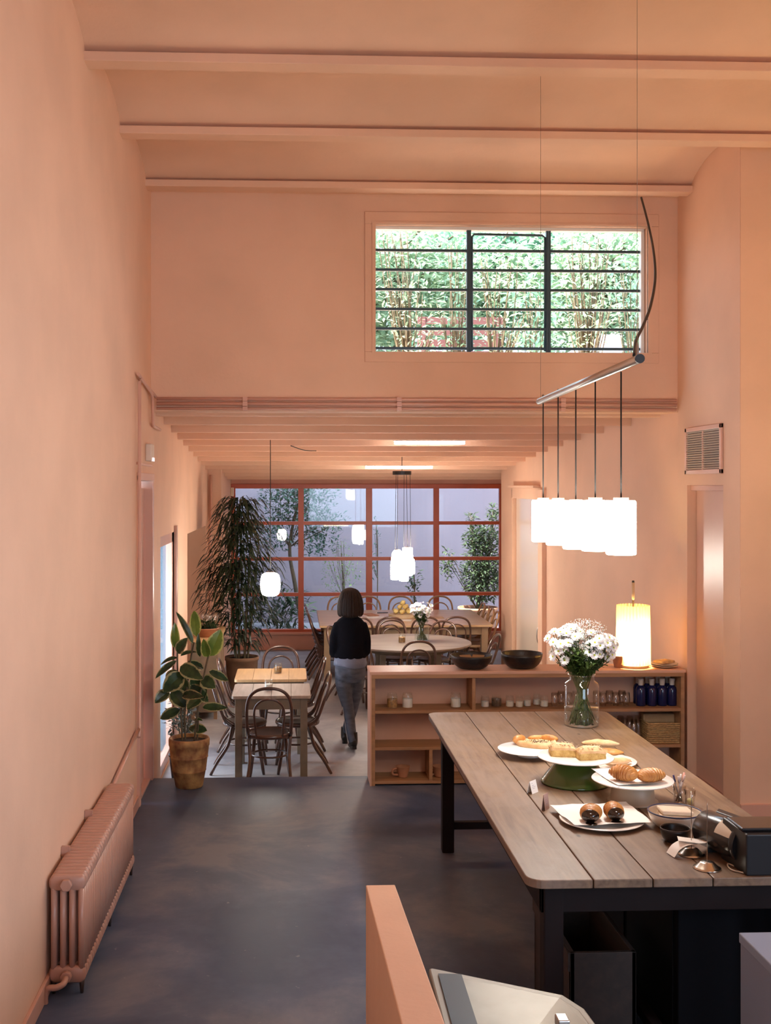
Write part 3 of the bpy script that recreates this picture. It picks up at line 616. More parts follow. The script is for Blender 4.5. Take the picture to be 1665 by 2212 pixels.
# pale box edge at the bottom right corner
a0 = aY(1635, 2055, 3.9)
t = thing('pale_box', 'pale blue-white box edge at the bottom right corner under the table', 'box', (a0.x+0.12, 3.9, 0))
MB().box(a0.x, a0.x+0.24, 3.75, 4.05, 0.0, a0.z).build('body', P('pale_blue_card', (0.22, 0.28, 0.42), 0.7), t, bevel=0.004)
MB().box(a0.x-0.004, a0.x+0.244, 3.746, 4.054, a0.z-0.03, a0.z+0.006).build('lid', P('pale_blue_lid', (0.26, 0.33, 0.48), 0.7), t, bevel=0.004)
# ------------------------------------------------------------------ chairs
M_bent = P('dark_bentwood', (0.085, 0.038, 0.024), 0.28, var=0.25, scale=12, coat=0.4)
M_bentl = P('pale_bentwood', (0.42, 0.24, 0.12), 0.4, var=0.15, scale=12, coat=0.2)
M_seat = P('dark_seat_veneer', (0.06, 0.03, 0.02), 0.35, var=0.2, scale=10, coat=0.3)
def chair(label, mat=None, seatm=None, group=None, base=0.0):
    mat = mat or M_bent; t = thing('bentwood_chair', label, 'chair', (0,0,0), group)
    MB().lathe([(0, 0.447), (0.17, 0.449), (0.185, 0.455), (0.185, 0.462), (0.14, 0.462), (0, 0.456)], (0,0,0), 32).build('seat', seatm or M_seat, t)
    MB().tube(arc((0,0,0.45), 0.195, 0, 2*PI, 31)[:-1], 0.014, 8, closed=True, ry=0.02).build('seat_ring', mat, t)
    # outer hoop, seat upward
    hp = [(-0.185,-0.10,0.45), (-0.190,-0.165,0.50), (-0.196,-0.215,0.62), (-0.192,-0.255,0.74), (-0.165,-0.285,0.83), (-0.10,-0.302,0.885), (0,-0.308,0.903)]
    hp = hp+[(-x, y, z) for x, y, z in hp[-2::-1]]
    MB().tube(cr(hp, 5), 0.0145, 8).build('back_hoop', mat, t)
    ip = [(-0.115,-0.165,0.455), (-0.122,-0.205,0.55), (-0.132,-0.238,0.66), (-0.118,-0.262,0.735), (-0.07,-0.278,0.785), (0,-0.284,0.803)]
    ip = ip+[(-x, y, z) for x, y, z in ip[-2::-1]]
    MB().tube(cr(ip, 5), 0.010, 8).build('inner_hoop', mat, t)
    MB().tube(arc((0,0,0.265), 0.158, 0, 2*PI, 27)[:-1], 0.009, 7, closed=True).build('leg_ring', mat, t)
    for s in (-1, 1):
        MB().tube(cr([(s*0.135, 0.125, 0.45), (s*0.15, 0.145, 0.27), (s*0.185, 0.19, 0.0)], 4), [0.017]*5+[0.0165]*3+[0.012], 8).build('leg', mat, t)
        MB().tube(cr([(s*0.185, -0.10, 0.45), (s*0.172, -0.14, 0.27), (s*0.185, -0.235, 0.12), (s*0.20, -0.30, 0.0)], 4), [0.0155]*9+[0.014]*3+[0.012], 8).build('leg', mat, t)
        MB().tube(cr([(s*0.192, -0.19, 0.56), (s*0.172, -0.135, 0.50), (s*0.19, -0.05, 0.455)], 4), 0.006, 6).build('brace', mat, t)
    return t
used = [False]
c_d = chair('dark bentwood chair pulled to near square table, its back to the room'); c_d.location = (-0.205, 10.16, ZB)
def place(x, y, rz, label, group=None, src=None): return dup(src or c_d, (x, y, ZB), rz, label, group)
place(0.045, 10.655, PI/2+0.06, 'dark bentwood chair on the right of the near square table, closest to the woman')
place(0.02, 11.56, PI/2+0.03, 'dark bentwood chair on the right of the farther square table')
place(-0.45, 10.655, -PI/2-0.03, 'dark bentwood chair on the left of near square table, beside rubber plant')
place(-0.45, 11.56, -PI/2, 'dark bentwood chair on the left of the farther square table')
c_p = dup(c_d, (-0.13, 12.12, ZB), PI, 'bentwood chair behind the farther square table, facing the camera')
# ------------------------------------------------------------------ square tables
M_grey = WOOD('pale_grey_pine', (0.46, 0.38, 0.31), (0.34, 0.27, 0.21), 0.6, 2.5, 'Y')
M_honey = WOOD('honey_pine', (0.62, 0.40, 0.19), (0.50, 0.30, 0.14), 0.5, 2.5, 'Y')
M_olive = P('olive_grey_table_paint', (0.20, 0.155, 0.105), 0.55, var=0.12, scale=9)
def sqtable(name, label, x0, x1, y0, y1, h, topm, legm):
    t = thing(name, label, 'table', ((x0+x1)/2, (y0+y1)/2, ZB)); z = ZB+h; b = MB(); n = 4; r = 0.03
    for i in range(n):
        a = x0+(x1-x0)*i/n+(0.001 if i else 0); c = x0+(x1-x0)*(i+1)/n-(0.001 if i < n-1 else 0)
        if i == 0: Pp = [(c, y0), (c, y1)]+[(a+r-r*math.sin(q*PI/8), y1-r+r*math.cos(q*PI/8)) for q in range(5)]+[(a+r-r*math.cos(q*PI/8), y0+r-r*math.sin(q*PI/8)) for q in range(5)]
        elif i == n-1: Pp = [(a, y1), (a, y0)]+[(c-r+r*math.sin(q*PI/8), y0+r-r*math.cos(q*PI/8)) for q in range(5)]+[(c-r+r*math.cos(q*PI/8), y1-r+r*math.sin(q*PI/8)) for q in range(5)]
        else: Pp = [(a, y0), (c, y0), (c, y1), (a, y1)]
        prism(b, Pp, z-0.028, z)
    b.build('table_top', topm, t, bevel=0.003)
    a = MB(); i = 0.035
    a.box(x0+i, x1-i, y0+i, y0+i+0.02, z-0.13, z-0.029); a.box(x0+i, x1-i, y1-i-0.02, y1-i, z-0.13, z-0.029); a.box(x0+i, x0+i+0.02, y0+i, y1-i, z-0.13, z-0.029); a.box(x1-i-0.02, x1-i, y0+i, y1-i, z-0.13, z-0.029)
    a.build('apron', legm, t)
    for x in (x0+0.03, x1-0.095):
        for y in (y0+0.03, y1-0.095):
            MB().box(x, x+0.065, y, y+0.065, ZB, z-0.029).build('leg', legm, t, bevel=0.004)
sqtable('dining_table', 'near square table with pale grey planked top and olive legs', -0.555, 0.165, 10.33, 10.98, 0.75, M_grey, M_olive)
sqtable('dining_table', 'farther square table with honey pine top behind the grey one', -0.575, 0.140, 11.22, 11.90, 0.75, M_honey, M_olive)
def jar(label, x, y, z, fill, r=0.036, h=0.085, group=None, col=None, fh=0.6):
    t = thing('candle_jar', label, 'jar', (x, y, z), group)
    MB().lathe([(0, 0.001), (r*0.92, 0.001), (r, 0.008), (r, h*0.78), (r*0.86, h*0.86), (r*0.9, h*0.88), (r*0.9, h), (r*0.84, h), (r*0.84, h*0.86), (r*0.93, h*0.76), (r*0.93, 0.006)], (x, y, z), 20).build('glass_body', M_glass, t)
    MB().lathe([(0, 0.007), (r*0.9, 0.007), (r*0.9, h*fh), (0, h*fh)], (x, y, z), 16, smooth=False).build('filling', fill, t)
    return t
M_wax = P('white_wax', (0.85, 0.82, 0.76), 0.5, sub=0.1); M_sugar = P('brown_sugar', (0.36, 0.2, 0.07), 0.8, var=0.3, scale=60)
jar('glass jar of white wax on the near grey square table', -0.265+0.04, 10.62, ZB+0.75, M_wax, 0.04, 0.10)
jar('glass jar of amber filling on the farther honey table', -0.15, 11.62, ZB+0.75, M_sugar, 0.042, 0.10)
# ------------------------------------------------------------------ round table with vase and candle, and its chairs
RC = (1.41, 13.88)
M_round = WOOD('grey_brown_round_top', (0.25, 0.195, 0.15), (0.16, 0.12, 0.095), 0.4, 2.0, 'X')
t = thing('round_table', 'round grey-brown wooden table set with daisies, behind the shelf unit', 'table', (RC[0], RC[1], ZB))
z = ZB+0.75; MB().lathe([(0, z-0.03), (0.76, z-0.03), (0.78, z-0.02), (0.78, z-0.004), (0.775, z), (0, z)], (RC[0], RC[1], 0), 64, smooth=False).build('table_top', M_round, t)
MB().lathe([(0.50, z-0.10), (0.52, z-0.10), (0.52, z-0.031), (0.50, z-0.031)], (RC[0], RC[1], 0), 40).build('apron', M_olive, t)
for a in (45, 135, 225, 315):
    x, y = RC[0]+0.47*math.cos(math.radians(a)), RC[1]+0.47*math.sin(math.radians(a)); MB().box(x-0.035, x+0.035, y-0.035, y+0.035, ZB, z-0.031).build('leg', M_olive, t, bevel=0.004)
def cfr(ang, r, label, c=RC, src=None):
    a = math.radians(ang); x, y = c[0]+r*math.cos(a), c[1]+r*math.sin(a); place(x, y, a+PI/2, label, None, src)
cfr(-129, 0.80, 'bentwood chair at round table nearest the woman, hoop half hidden by shelf top')
cfr(-89, 0.80, 'bentwood chair at front middle of the round table, left of the first iron bowl')
cfr(-28, 0.84, 'bentwood chair angled at the right side of the round table above the first bowl')
cfr(55, 0.68, 'bentwood chair at back right of round table, beyond its rim')
cfr(97, 0.66, 'bentwood chair at the back of round table behind the daisies')
cfr(160, 0.70, 'bentwood chair at the back left of round table beside the woman')
# ------------------------------------------------------------------ long back table
BX0, BX1, BY0, BY1 = 0.365, 2.73, 15.36, 17.30; z = ZB+0.77
t = thing('long_dining_table', 'large honey wood table in front of the red garden window', 'table', ((BX0+BX1)/2, (BY0+BY1)/2, ZB))
b = MB(); nn = 7
for i in range(nn): b.box(BX0+0.0, BX1, BY0+(BY1-BY0)*i/nn+0.001, BY0+(BY1-BY0)*(i+1)/nn-0.001, z-0.03, z)
b.build('table_top', WOOD('honey_table_top', (0.62, 0.42, 0.24), (0.50, 0.32, 0.18), 0.28, 2.0, 'X'), t, bevel=0.003)
a = MB(); i = 0.07; a.box(BX0+i, BX1-i, BY0+i, BY0+i+0.02, z-0.14, z-0.031); a.box(BX0+i, BX1-i, BY1-i-0.02, BY1-i, z-0.14, z-0.031); a.box(BX0+i, BX0+i+0.02, BY0+i, BY1-i, z-0.14, z-0.031); a.box(BX1-i-0.02, BX1-i, BY0+i, BY1-i, z-0.14, z-0.031)
M_leg = P('pale_brown_table_leg', (0.30, 0.20, 0.12), 0.5, var=0.1, scale=6); a.build('apron', M_leg, t)
for x in (BX0+0.06, BX1-0.15):
    for y in (BY0+0.06, BY1-0.15): MB().box(x, x+0.09, y, y+0.09, ZB, z-0.031).build('leg', M_leg, t, bevel=0.004)
for x, lab in ((0.88, 'bentwood chair at front of the long table, right behind the woman'), (1.31, 'bentwood chair at front of the long table, left of the vase'), (1.79, 'bentwood chair at front of the long table just right of the vase'), (2.20, 'bentwood chair at the front right corner of the long table')):
    place(x, 15.45, 0, lab)
c_l = chair('pale bentwood chair behind the long table, left of the woman', M_bentl, M_bentl, ); c_l.location = (0.75, 17.75, ZB); c_l.rotation_euler = (0,0,PI)
for x, lab in ((1.20, 'pale bentwood chair behind long table just right of the woman'), (1.72, 'pale bentwood chair behind the long table left of the lemons'), (2.35, 'pale bentwood chair behind the long table, right of the daisies')):
    dup(c_l, (x, 17.75, ZB), PI, lab)
for y, lab in ((15.76, 'pale bentwood chair at right end of long table, nearest of four'), (16.15, 'pale bentwood chair at right end of long table, second of four'), (16.54, 'pale bentwood chair at right end of long table, third of four'), (16.93, 'pale bentwood chair at right end of long table, farthest of four')):
    dup(c_l, (2.56, y, ZB), PI/2, lab)
for y, x, lab in ((15.76, 0.52, 'dark bentwood chair at left end of long table, nearest of four'), (16.15, 0.51, 'dark bentwood chair at left end of long table, second of four'), (16.54, 0.50, 'dark bentwood chair at left end of long table, third of four'), (16.93, 0.49, 'dark bentwood chair at left end of long table, farthest of four')):
    place(x, y, -PI/2, lab)
# fruit board, lemons, menus
fc = (1.585, 16.30, ZB+0.77)
t = thing('fruit_board', 'round pale wooden board holding the lemons on the long table', 'board', fc)
MB().lathe([(0, 0), (0.20, 0), (0.205, 0.01), (0.205, 0.05), (0.195, 0.055), (0, 0.055)], fc, 40, smooth=False).build('board', WOOD('pale_board', (0.62, 0.5, 0.33), (0.5, 0.38, 0.24), 0.6, 3, 'X'), t)
M_lem = P('lemon_skin', (0.85, 0.70, 0.28), 0.45, bump=0.2, bscale=120)
lem = None; k = 0
for (dx, dy, dz) in [(0.115*math.cos(a), 0.115*math.sin(a), 0.004) for a in [i*PI/3.5 for i in range(7)]]+[(0.055*math.cos(a+0.5), 0.055*math.sin(a+0.5), 0.066) for a in [i*PI/2 for i in range(4)]]+[(0,0,0.125), (0.0, 0.0, 0.0)]:
    loc = (fc[0]+dx, fc[1]+dy, fc[2]+0.055+0.034+dz)
    if lem is None:
        lem = MB().lathe([(0, -0.047), (0.008, -0.042), (0.022, -0.03), (0.034, 0), (0.026, 0.026), (0.01, 0.04), (0, 0.048)], (0,0,0), 16).build('lemon', M_lem); tag(lem, 'pale yellow lemon in the pile on the round board', 'lemon', 'lemons on the round board'); o = lem
    else: o = lem.copy(); C.objects.link(o)
    o.location = loc; o.rotation_euler = (R.uniform(0.9, 2.2), R.uniform(-0.4, 0.4), R.uniform(0, 6))
def sheet(name, label, cat, px, py, w, d, rz, mat, z=ZB+0.77, th=0.003):
    c = aH(px, py, z); m = MB().box(-w/2, w/2, -d/2, d/2, 0, th, Matrix.Translation((c.x, c.y, z)) @ Matrix.Rotation(rz, 4, 'Z')); o = m.build(name, mat, origin=(c.x, c.y, z)); tag(o, label, cat); return o
sheet('paper_sheet', 'white paper sheet on the long table just right of the woman', 'paper', 812, 1334, 0.26, 0.22, 0.1, M_paper)
sheet('paper_sheet', 'white paper sheet lying nearer the front edge of the long table', 'paper', 872, 1340, 0.22, 0.2, -0.2, M_paper)
sheet('menu_card', 'brown menu clipboard on the long table, right of the daisies', 'menu', 938, 1334, 0.26, 0.22, 0.0, M_honey, th=0.006)
sheet('menu_folder', 'dark thin menu folder lying behind the woman on the long table', 'menu', 800, 1328, 0.16, 0.3, 0.3, M_terra, th=0.006)
sheet('pen_case', 'small dark strip lying left of the fruit board', 'pen', 826, 1324, 0.16, 0.04, 0.2, M_black, th=0.008)
# ------------------------------------------------------------------ the woman
PXo, PYo = 0.60, 11.42
def person():
    t = thing('person', 'woman seen from behind walking away in black sweater and grey jeans', 'person', (PXo, PYo, ZB))
    skin = P('skin', (0.55, 0.33, 0.24), 0.5, sub=0.1); knit = P('black_knit', (0.005, 0.005, 0.008), 0.95, spec=0.1, bump=0.5, bscale=160)
    shirt = P('pale_blue_shirt', (0.18, 0.21, 0.29), 0.8, bump=0.4, bscale=40, stretch=(3,1,1)); jean = P('grey_blue_denim', (0.085, 0.10, 0.135), 0.9, var=0.25, scale=9, bump=0.5, bscale=25, stretch=(1,1,2.5))
    boot = P('black_leather', (0.012, 0.010, 0.010), 0.4, bump=0.2, bscale=40); hair_m = P('dark_brown_hair', (0.022, 0.011, 0.007), 0.62, spec=0.25, var=0.35, scale=30, stretch=(3,3,0.25), bump=0.5, bscale=60)
    X, Y, Z = PXo, PYo, ZB
    def el(b, rows, n=20):   # rows of (cx, cy, z, rx, ry): an upright loft
        b.tube([(X+cx, Y+cy, Z+z) for cx, cy, z, rx, ry in rows], [r[3] for r in rows], n, ry=[r[4] for r in rows], up=(0, 1, 0))
    def fin(o, vox, it=6):
        m = o.modifiers.new('remesh', 'REMESH'); m.mode = 'VOXEL'; m.voxel_size = vox; m.use_smooth_shade = True
        s = o.modifiers.new('smooth', 'SMOOTH'); s.factor = 0.5; s.iterations = it
    CX = -0.02
    # body: head, neck, trunk, arms, hands, legs as one mesh
    b = MB()
    b.ball((X+CX, Y+0.03, Z+1.515), 0.09, 20, (0.86, 1.05, 1.22))
    b.tube([(X+CX, Y+0.01, Z+1.30), (X+CX, Y+0.02, Z+1.44)], 0.052, 12)
    b.ball((X+CX, Y+0.13, Z+1.50), 0.016, 8, (0.8, 1.2, 1.5)); b.ball((X+CX-0.077, Y+0.03, Z+1.51), 0.022, 8, (0.4, 0.8, 1.3)); b.ball((X+CX+0.077, Y+0.03, Z+1.51), 0.022, 8, (0.4, 0.8, 1.3))
    b.ball((X+CX, Y+0.118, Z+1.455), 0.02, 8, (1.2, 0.5, 0.4))
    el(b, [(CX, 0, 0.80, 0.15, 0.10), (CX, 0, 0.95, 0.125, 0.085), (CX, 0, 1.15, 0.145, 0.095), (CX, 0, 1.28, 0.155, 0.08), (CX, 0, 1.33, 0.09, 0.06)])
    legs = {'l': [(-0.085, 0.0, 0.84), (-0.075, 0.02, 0.62), (-0.045, 0.02, 0.44), (-0.02, -0.03, 0.25), (0.005, -0.07, 0.09)],
            'r': [(0.055, 0.03, 0.84), (0.045, 0.10, 0.62), (0.03, 0.19, 0.46), (-0.01, 0.27, 0.27), (-0.055, 0.32, 0.10)]}
    for k in legs: b.tube(cr([(X+x, Y+y, Z+z_) for x, y, z_ in legs[k]], 3), [0.075, 0.073, 0.068, 0.06, 0.055, 0.05, 0.045, 0.045, 0.042, 0.038, 0.034, 0.032, 0.03], 12)
    arms = {-1: [(CX-0.132, 0.0, 1.27), (CX-0.155, -0.01, 1.14), (CX-0.163, -0.01, 1.02), (CX-0.16, 0.08, 0.96), (CX-0.10, 0.19, 0.97)],
            1: [(CX+0.132, 0.0, 1.27), (CX+0.153, -0.01, 1.14), (CX+0.158, 0.0, 1.02), (CX+0.15, 0.08, 0.97), (CX+0.09, 0.19, 0.98)]}
    for k in arms:
        A = [Vector((X+x, Y+y, Z+z_)) for x, y, z_ in arms[k]]; b.tube(cr(A, 3), [0.04]*3+[0.036]*4+[0.03]*4+[0.023, 0.022], 10)
        w = A[-1]; b.ball(w+Vector((-k*0.02, 0.035, 0)), 0.03, 10, (0.9, 1.3, 0.5))
        for q, (ln, sp) in enumerate(((0.062, -0.021), (0.070, -0.007), (0.066, 0.007), (0.052, 0.020))):
            f0 = w+Vector((-k*0.03+sp, 0.06, 0.0)); b.tube(cr([f0, f0+Vector((-k*0.01, ln*0.5, 0.0)), f0+Vector((-k*0.018, ln*0.8, -0.015)), f0+Vector((-k*0.02, ln*0.85, -0.03))], 3), 0.0075, 7)
        b.tube([w+Vector((0, 0.02, 0.005)), w+Vector((-k*0.01, 0.05, 0.03)), w+Vector((-k*0.015, 0.075, 0.035))], [0.010, 0.009, 0.007], 7)
    o = b.build('body', skin, t); fin(o, 0.009, 3)
    # sweater
    b = MB()
    el(b, [(CX, 0, 0.92, 0.150, 0.105), (CX, 0, 0.935, 0.164, 0.122), (CX, 0, 0.99, 0.156, 0.116), (CX, 0, 1.06, 0.148, 0.112), (CX, 0, 1.18, 0.152, 0.114), (CX, 0, 1.26, 0.150, 0.102), (CX, 0, 1.315, 0.125, 0.08), (CX, 0.01, 1.35, 0.07, 0.065), (CX, 0.01, 1.37, 0.06, 0.06)])
    for k in arms: b.tube(cr([Vector((X+x, Y+y, Z+z_)) for x, y, z_ in [(arms[k][0][0]-k*0.02, 0, 1.275)]+arms[k][1:]], 3), [0.052, 0.056, 0.056, 0.054, 0.053, 0.052, 0.052, 0.05, 0.047, 0.046, 0.042, 0.038, 0.034], 12)
    o = b.build('sweater', knit, t); fin(o, 0.012, 6)
    b = MB(); el(b, [(CX+0.0, 0, 0.845, 0.155, 0.118), (CX, 0, 0.85, 0.168, 0.128), (CX, 0, 0.885, 0.166, 0.126), (CX, 0, 0.945, 0.155, 0.112), (CX, 0, 0.96, 0.13, 0.09)], 28)
    vs = []
    for v in b.v:
        a = math.atan2(v[1]-Y, v[0]-X-CX); zz_ = v[2]
        if zz_ < Z+0.87: zz_ += 0.012*math.sin(a*2+0.6)
        vs.append((v[0]+0.004*math.cos(a)*math.sin(9*a), v[1]+0.004*math.sin(a)*math.sin(9*a), zz_))
    b.v = vs; b.build('shirt_hem', shirt, t)
    # jeans
    b = MB()
    el(b, [(CX, 0.0, 0.92, 0.140, 0.10), (CX, 0.0, 0.87, 0.152, 0.115), (CX, 0.0, 0.80, 0.158, 0.122), (CX, 0.01, 0.74, 0.142, 0.11), (CX, 0.02, 0.70, 0.12, 0.09)][::-1])
    b.ball((X-0.09, Y-0.03, Z+0.775), 0.085, 14, (0.95, 1.0, 1.1)); b.ball((X+0.055, Y-0.015, Z+0.775), 0.085, 14, (0.95, 1.0, 1.1))
    for k in legs: b.tube(cr([(X+x+(-0.01 if k == 'l' and z_ > 0.5 else 0.0), Y+y, Z+z_) for x, y, z_ in [(legs[k][0][0], legs[k][0][1], 0.80)]+legs[k][1:-1]+[legs[k][-1]]], 3), [0.082, 0.084, 0.082, 0.078, 0.072, 0.066, 0.060, 0.058, 0.056, 0.053, 0.049, 0.046, 0.043], 14)
    o = b.build('jeans', jean, t); fin(o, 0.010, 5)
    b = MB(); sl = [(X+x-0.052 if z_ < 0.5 else X+x-0.062, Y+y-0.03, Z+z_) for x, y, z_ in legs['l'][2:]]; b.tube(cr(sl, 5), 0.0035, 5); b.build('seam', P('pale_seam', (0.35, 0.37, 0.4), 0.8), t)
    # boots: left foot planted with raised heel, right foot ahead
    for (ax, ay), lift, pitch_, yaw in (((0.008, -0.07), 0.0, -0.30, 0.05), ((-0.057, 0.32), 0.0, 0.0, -0.05)):
        b = MB(); Mx = Matrix.Translation((X+ax, Y+ay, Z+lift)) @ Matrix.Rotation(yaw, 4, 'Z') @ Matrix.Translation((0, 0.16, 0.02)) @ Matrix.Rotation(pitch_*0.5, 4, 'X') @ Matrix.Translation((0, -0.16, -0.02))
        b.tube([Mx @ Vector(p) for p in ((0, 0, 0.17), (0, 0.0, 0.10), (0, 0.005, 0.05))], [0.044, 0.046, 0.045], 14)
        b.tube([Mx @ Vector(p) for p in cr([(0, -0.045, 0.045), (0, -0.02, 0.05), (0, 0.05, 0.052), (0, 0.12, 0.038), (0, 0.175, 0.028), (0, 0.195, 0.022)], 2)], [0.022, 0.034, 0.037, 0.038, 0.038, 0.04, 0.042, 0.042, 0.036, 0.026, 0.014], 12, ry=[0.03, 0.042, 0.046, 0.047, 0.047, 0.044, 0.038, 0.034, 0.028, 0.022, 0.012], up=(0,0,1))
        o = b.build('boot', boot, t); fin(o, 0.008, 3)
        h = MB(); P0 = rrect(-0.03, 0.03, -0.05, 0.01, 0.02, 4); n = len(P0)
        h.add([Mx @ Vector((x, y, 0.0)) for x, y in P0]+[Mx @ Vector((x, y, 0.032)) for x, y in P0], [tuple(range(n)), tuple(range(n, 2*n))]+[(i, (i+1) % n, n+(i+1) % n, n+i) for i in range(n)]); h.build('heel', boot, o)
    # bobbed hair
    b = MB()
    b.ball((X+CX, Y+0.015, Z+1.53), 0.112, 24, (0.98, 1.05, 0.95))
    el(b, [(CX, -0.005, 1.35, 0.070, 0.055), (CX, -0.012, 1.365, 0.108, 0.085), (CX, -0.015, 1.40, 0.125, 0.095), (CX, -0.01, 1.45, 0.124, 0.10), (CX, 0.0, 1.52, 0.113, 0.105), (CX, 0.01, 1.58, 0.085, 0.09)], 24)
    o = b.build('hair', hair_m, t); fin(o, 0.010, 5)
    st = MB(); rr = random.Random(5)
    for i in range(150):
        a = rr.uniform(PI, 2*PI) if rr.random() < 0.85 else rr.uniform(0, 2*PI)
        if 0.9 < a < 2.2: continue
        q = rr.uniform(0.985, 1.03)
        pts = [(CX+0.012*math.cos(a), 0.01+0.012*math.sin(a), 1.632), (CX+0.075*math.cos(a)*q, 0.01+0.08*math.sin(a)*q, 1.605), (CX+0.113*math.cos(a)*q, 0.0+0.112*math.sin(a)*q, 1.53), (CX+0.127*math.cos(a)*q, -0.01+0.105*math.sin(a)*q, 1.44), (CX+0.124*math.cos(a)*q, -0.015+0.096*math.sin(a)*q, 1.375), (CX+0.108*math.cos(a)*q, -0.012+0.085*math.sin(a)*q, 1.352+rr.uniform(-0.008, 0.01))]
        st.tube(cr([(X+x, Y+y, Z+z_) for x, y, z_ in pts], 3), [0.003]*2+[0.0045]*12+[0.003, 0.001], 5)
    st.build('hair_strands', hair_m, o)
    return t
person()
# ------------------------------------------------------------------ things on the shelf unit
SY = 9.40
def sx(px, y=SY): return aY(px, 1450, y).x
for px, fill, lab, r in ((847, M_sugar, 'leftmost jar on the top shelf, holding brown filling', 0.047), (880, M_wax, 'clip jar with white filling beside the leftmost brown one', 0.046), (984, M_wax, 'white filled jar alone just left of the shelf divider', 0.045)):
    jar(lab, sx(px), SY, Z1, fill, r, 0.122, None, None, 0.62)
for px, fill, lab, r, dy, fh in ((1047.5, M_wax, 'small white candle jar just right of the shelf divider', 0.036, 0, 0.5), (1072, P('dark_preserve', (0.10, 0.06, 0.03), 0.6), 'wide dark filled jar among the small white candle jars', 0.045, 0.02, 0.7),
        (1101, M_wax, 'small white candle jar right of the dark one', 0.036, 0, 0.5), (1121.5, M_wax, 'small candle jar in the middle of the touching pair, left one', 0.033, -0.02, 0.5), (1138.5, M_wax, 'small candle jar in the touching pair, right one', 0.033, 0.02, 0.5),
        (1159, M_wax, 'small candle jar standing slightly behind its neighbours', 0.033, 0.07, 0.5), (1175, M_wax, 'small candle jar nearest to the wine glasses', 0.036, -0.01, 0.5)):
    jar(lab, sx(px, SY+dy), SY+dy, Z1, fill, r, 0.095, None, None, fh)
M_wine = GLASS('drinking_glass', (0.96, 0.95, 0.94), 2.2)
def tumbler(x, y, z, r, h, label, group, name='drinking_glass'):
    o = MB().lathe([(0, 0.002), (r*0.72, 0.002), (r*0.95, h*0.25), (r, h*0.5), (r*0.86, h), (r*0.83, h), (r*0.96, h*0.5), (r*0.9, h*0.25), (r*0.66, 0.008), (0, 0.008)], (x, y, z), 18).build(name, M_wine, origin=(x, y, z)); tag(o, label, 'glass', group); return o
g0 = None
for i, (px, dy) in enumerate([(1198, 0), (1212, 0.08), (1228, 0.0), (1244, 0.08), (1260, 0), (1288, 0.07), (1302, 0), (1316, 0.08), (1330, 0), (1343, 0.08), (1352, 0.0)]):
    loc = (sx(px, SY+dy), SY+dy, Z1)
    if g0 is None: g0 = tumbler(*loc, 0.033, 0.115, 'clear stemless wine glass on the top shelf behind the vase', 'wine glasses on the top shelf')
    else: o = g0.copy(); C.objects.link(o); o.location = loc
g1 = None
for i, (px, dy) in enumerate([(1298, 0.08), (1306, -0.02), (1318, 0.07), (1328, -0.02), (1340, 0.08), (1348, -0.02), (1360, 0.07), (1369, -0.02), (1378, 0.08)]):
    loc = (sx(px, SY+dy), SY+dy, Z2)
    if g1 is None: g1 = tumbler(*loc, 0.030, 0.20, 'tall slim clear glass on the middle shelf beside the basket', 'tall glasses on the middle shelf', 'tall_glass')
    else: o = g1.copy(); C.objects.link(o); o.location = loc
M_blue = P('cobalt_glass', (0.006, 0.010, 0.06), 0.12, coat=0.3); M_bcap = P('cream_cap', (0.62, 0.55, 0.48), 0.5)
b0 = None
for i, (px, dy) in enumerate([(1384, 0), (1407.5, 0), (1430, 0), (1451, 0), (1378, 0.10), (1399, 0.10), (1421, 0.10), (1442, 0.10)]):
    loc = (sx(px, SY+dy), SY+dy, Z1)
    if b0 is None:
        b0 = thing('water_bottle', 'dark blue glass bottle with cream cap on the top shelf', 'bottle', (0,0,0), 'blue bottles on the top shelf')
        MB().lathe([(0, 0.001), (0.038, 0.001), (0.042, 0.008), (0.042, 0.135), (0.036, 0.155), (0.018, 0.172), (0.016, 0.18)], (0,0,0), 20).build('bottle_body', M_blue, b0)
        MB().lathe([(0, 0.172), (0.019, 0.172), (0.021, 0.178), (0.021, 0.205), (0.023, 0.208), (0.023, 0.225), (0.021, 0.228), (0, 0.228)], (0,0,0), 16).build('cap', M_bcap, b0)
        b0.location = loc
    else: dup(b0, loc)
# basket
t = thing('wicker_basket', 'pale woven rectangular basket at the right end of the middle shelf', 'basket', (sx(1430), SY, Z2))
x0, x1 = sx(1391), sx(1467); bb = MB(); za, zb = Z2+0.001, Z2+0.175
for k in range(10):
    z = za+(zb-za)*k/10; e = 0.012*k/10; h = (zb-za)/10
    bb.tube([(x, y, z+h/2) for x, y in rrect(x0+0.012-e, x1-0.012+e, SY-0.09-e, SY+0.13, 0.02, 3)], h*0.5, 6, closed=True)
bb.build('woven_side', P('pale_wicker', (0.44, 0.28, 0.12), 0.75, var=0.3, scale=50, bump=0.6, bscale=80, stretch=(1,1,3)), t)
MB().box(x0+0.01, x1-0.01, SY-0.08, SY+0.12, za, za+0.015).build('base', M_honey, t)
MB().box(x0+0.0, x1-0.03, SY+0.02, SY+0.12, zb-0.03, zb+0.05).build('folded_napkins', P('tan_cloth', (0.45, 0.3, 0.16), 0.9, bump=0.4, bscale=40), t, bevel=0.012)
def cup(px, z, label, ang):
    x = sx(px); t = thing('terracotta_mug', label, 'mug', (x, SY, z))
    MB().lathe([(0, 0.001), (0.038, 0.001), (0.042, 0.01), (0.058, 0.085), (0.060, 0.09), (0.055, 0.09), (0.040, 0.012), (0, 0.01)], (x, SY, z), 24).build('mug_body', M_terra, t)
    MB().tube(cr([(x-0.047, SY-0.01, z+0.075), (x-0.085, SY-0.02, z+0.065), (x-0.085, SY-0.02, z+0.03), (x-0.044, SY-0.01, z+0.02)], 6), 0.010, 8).build('handle', M_terra, t)
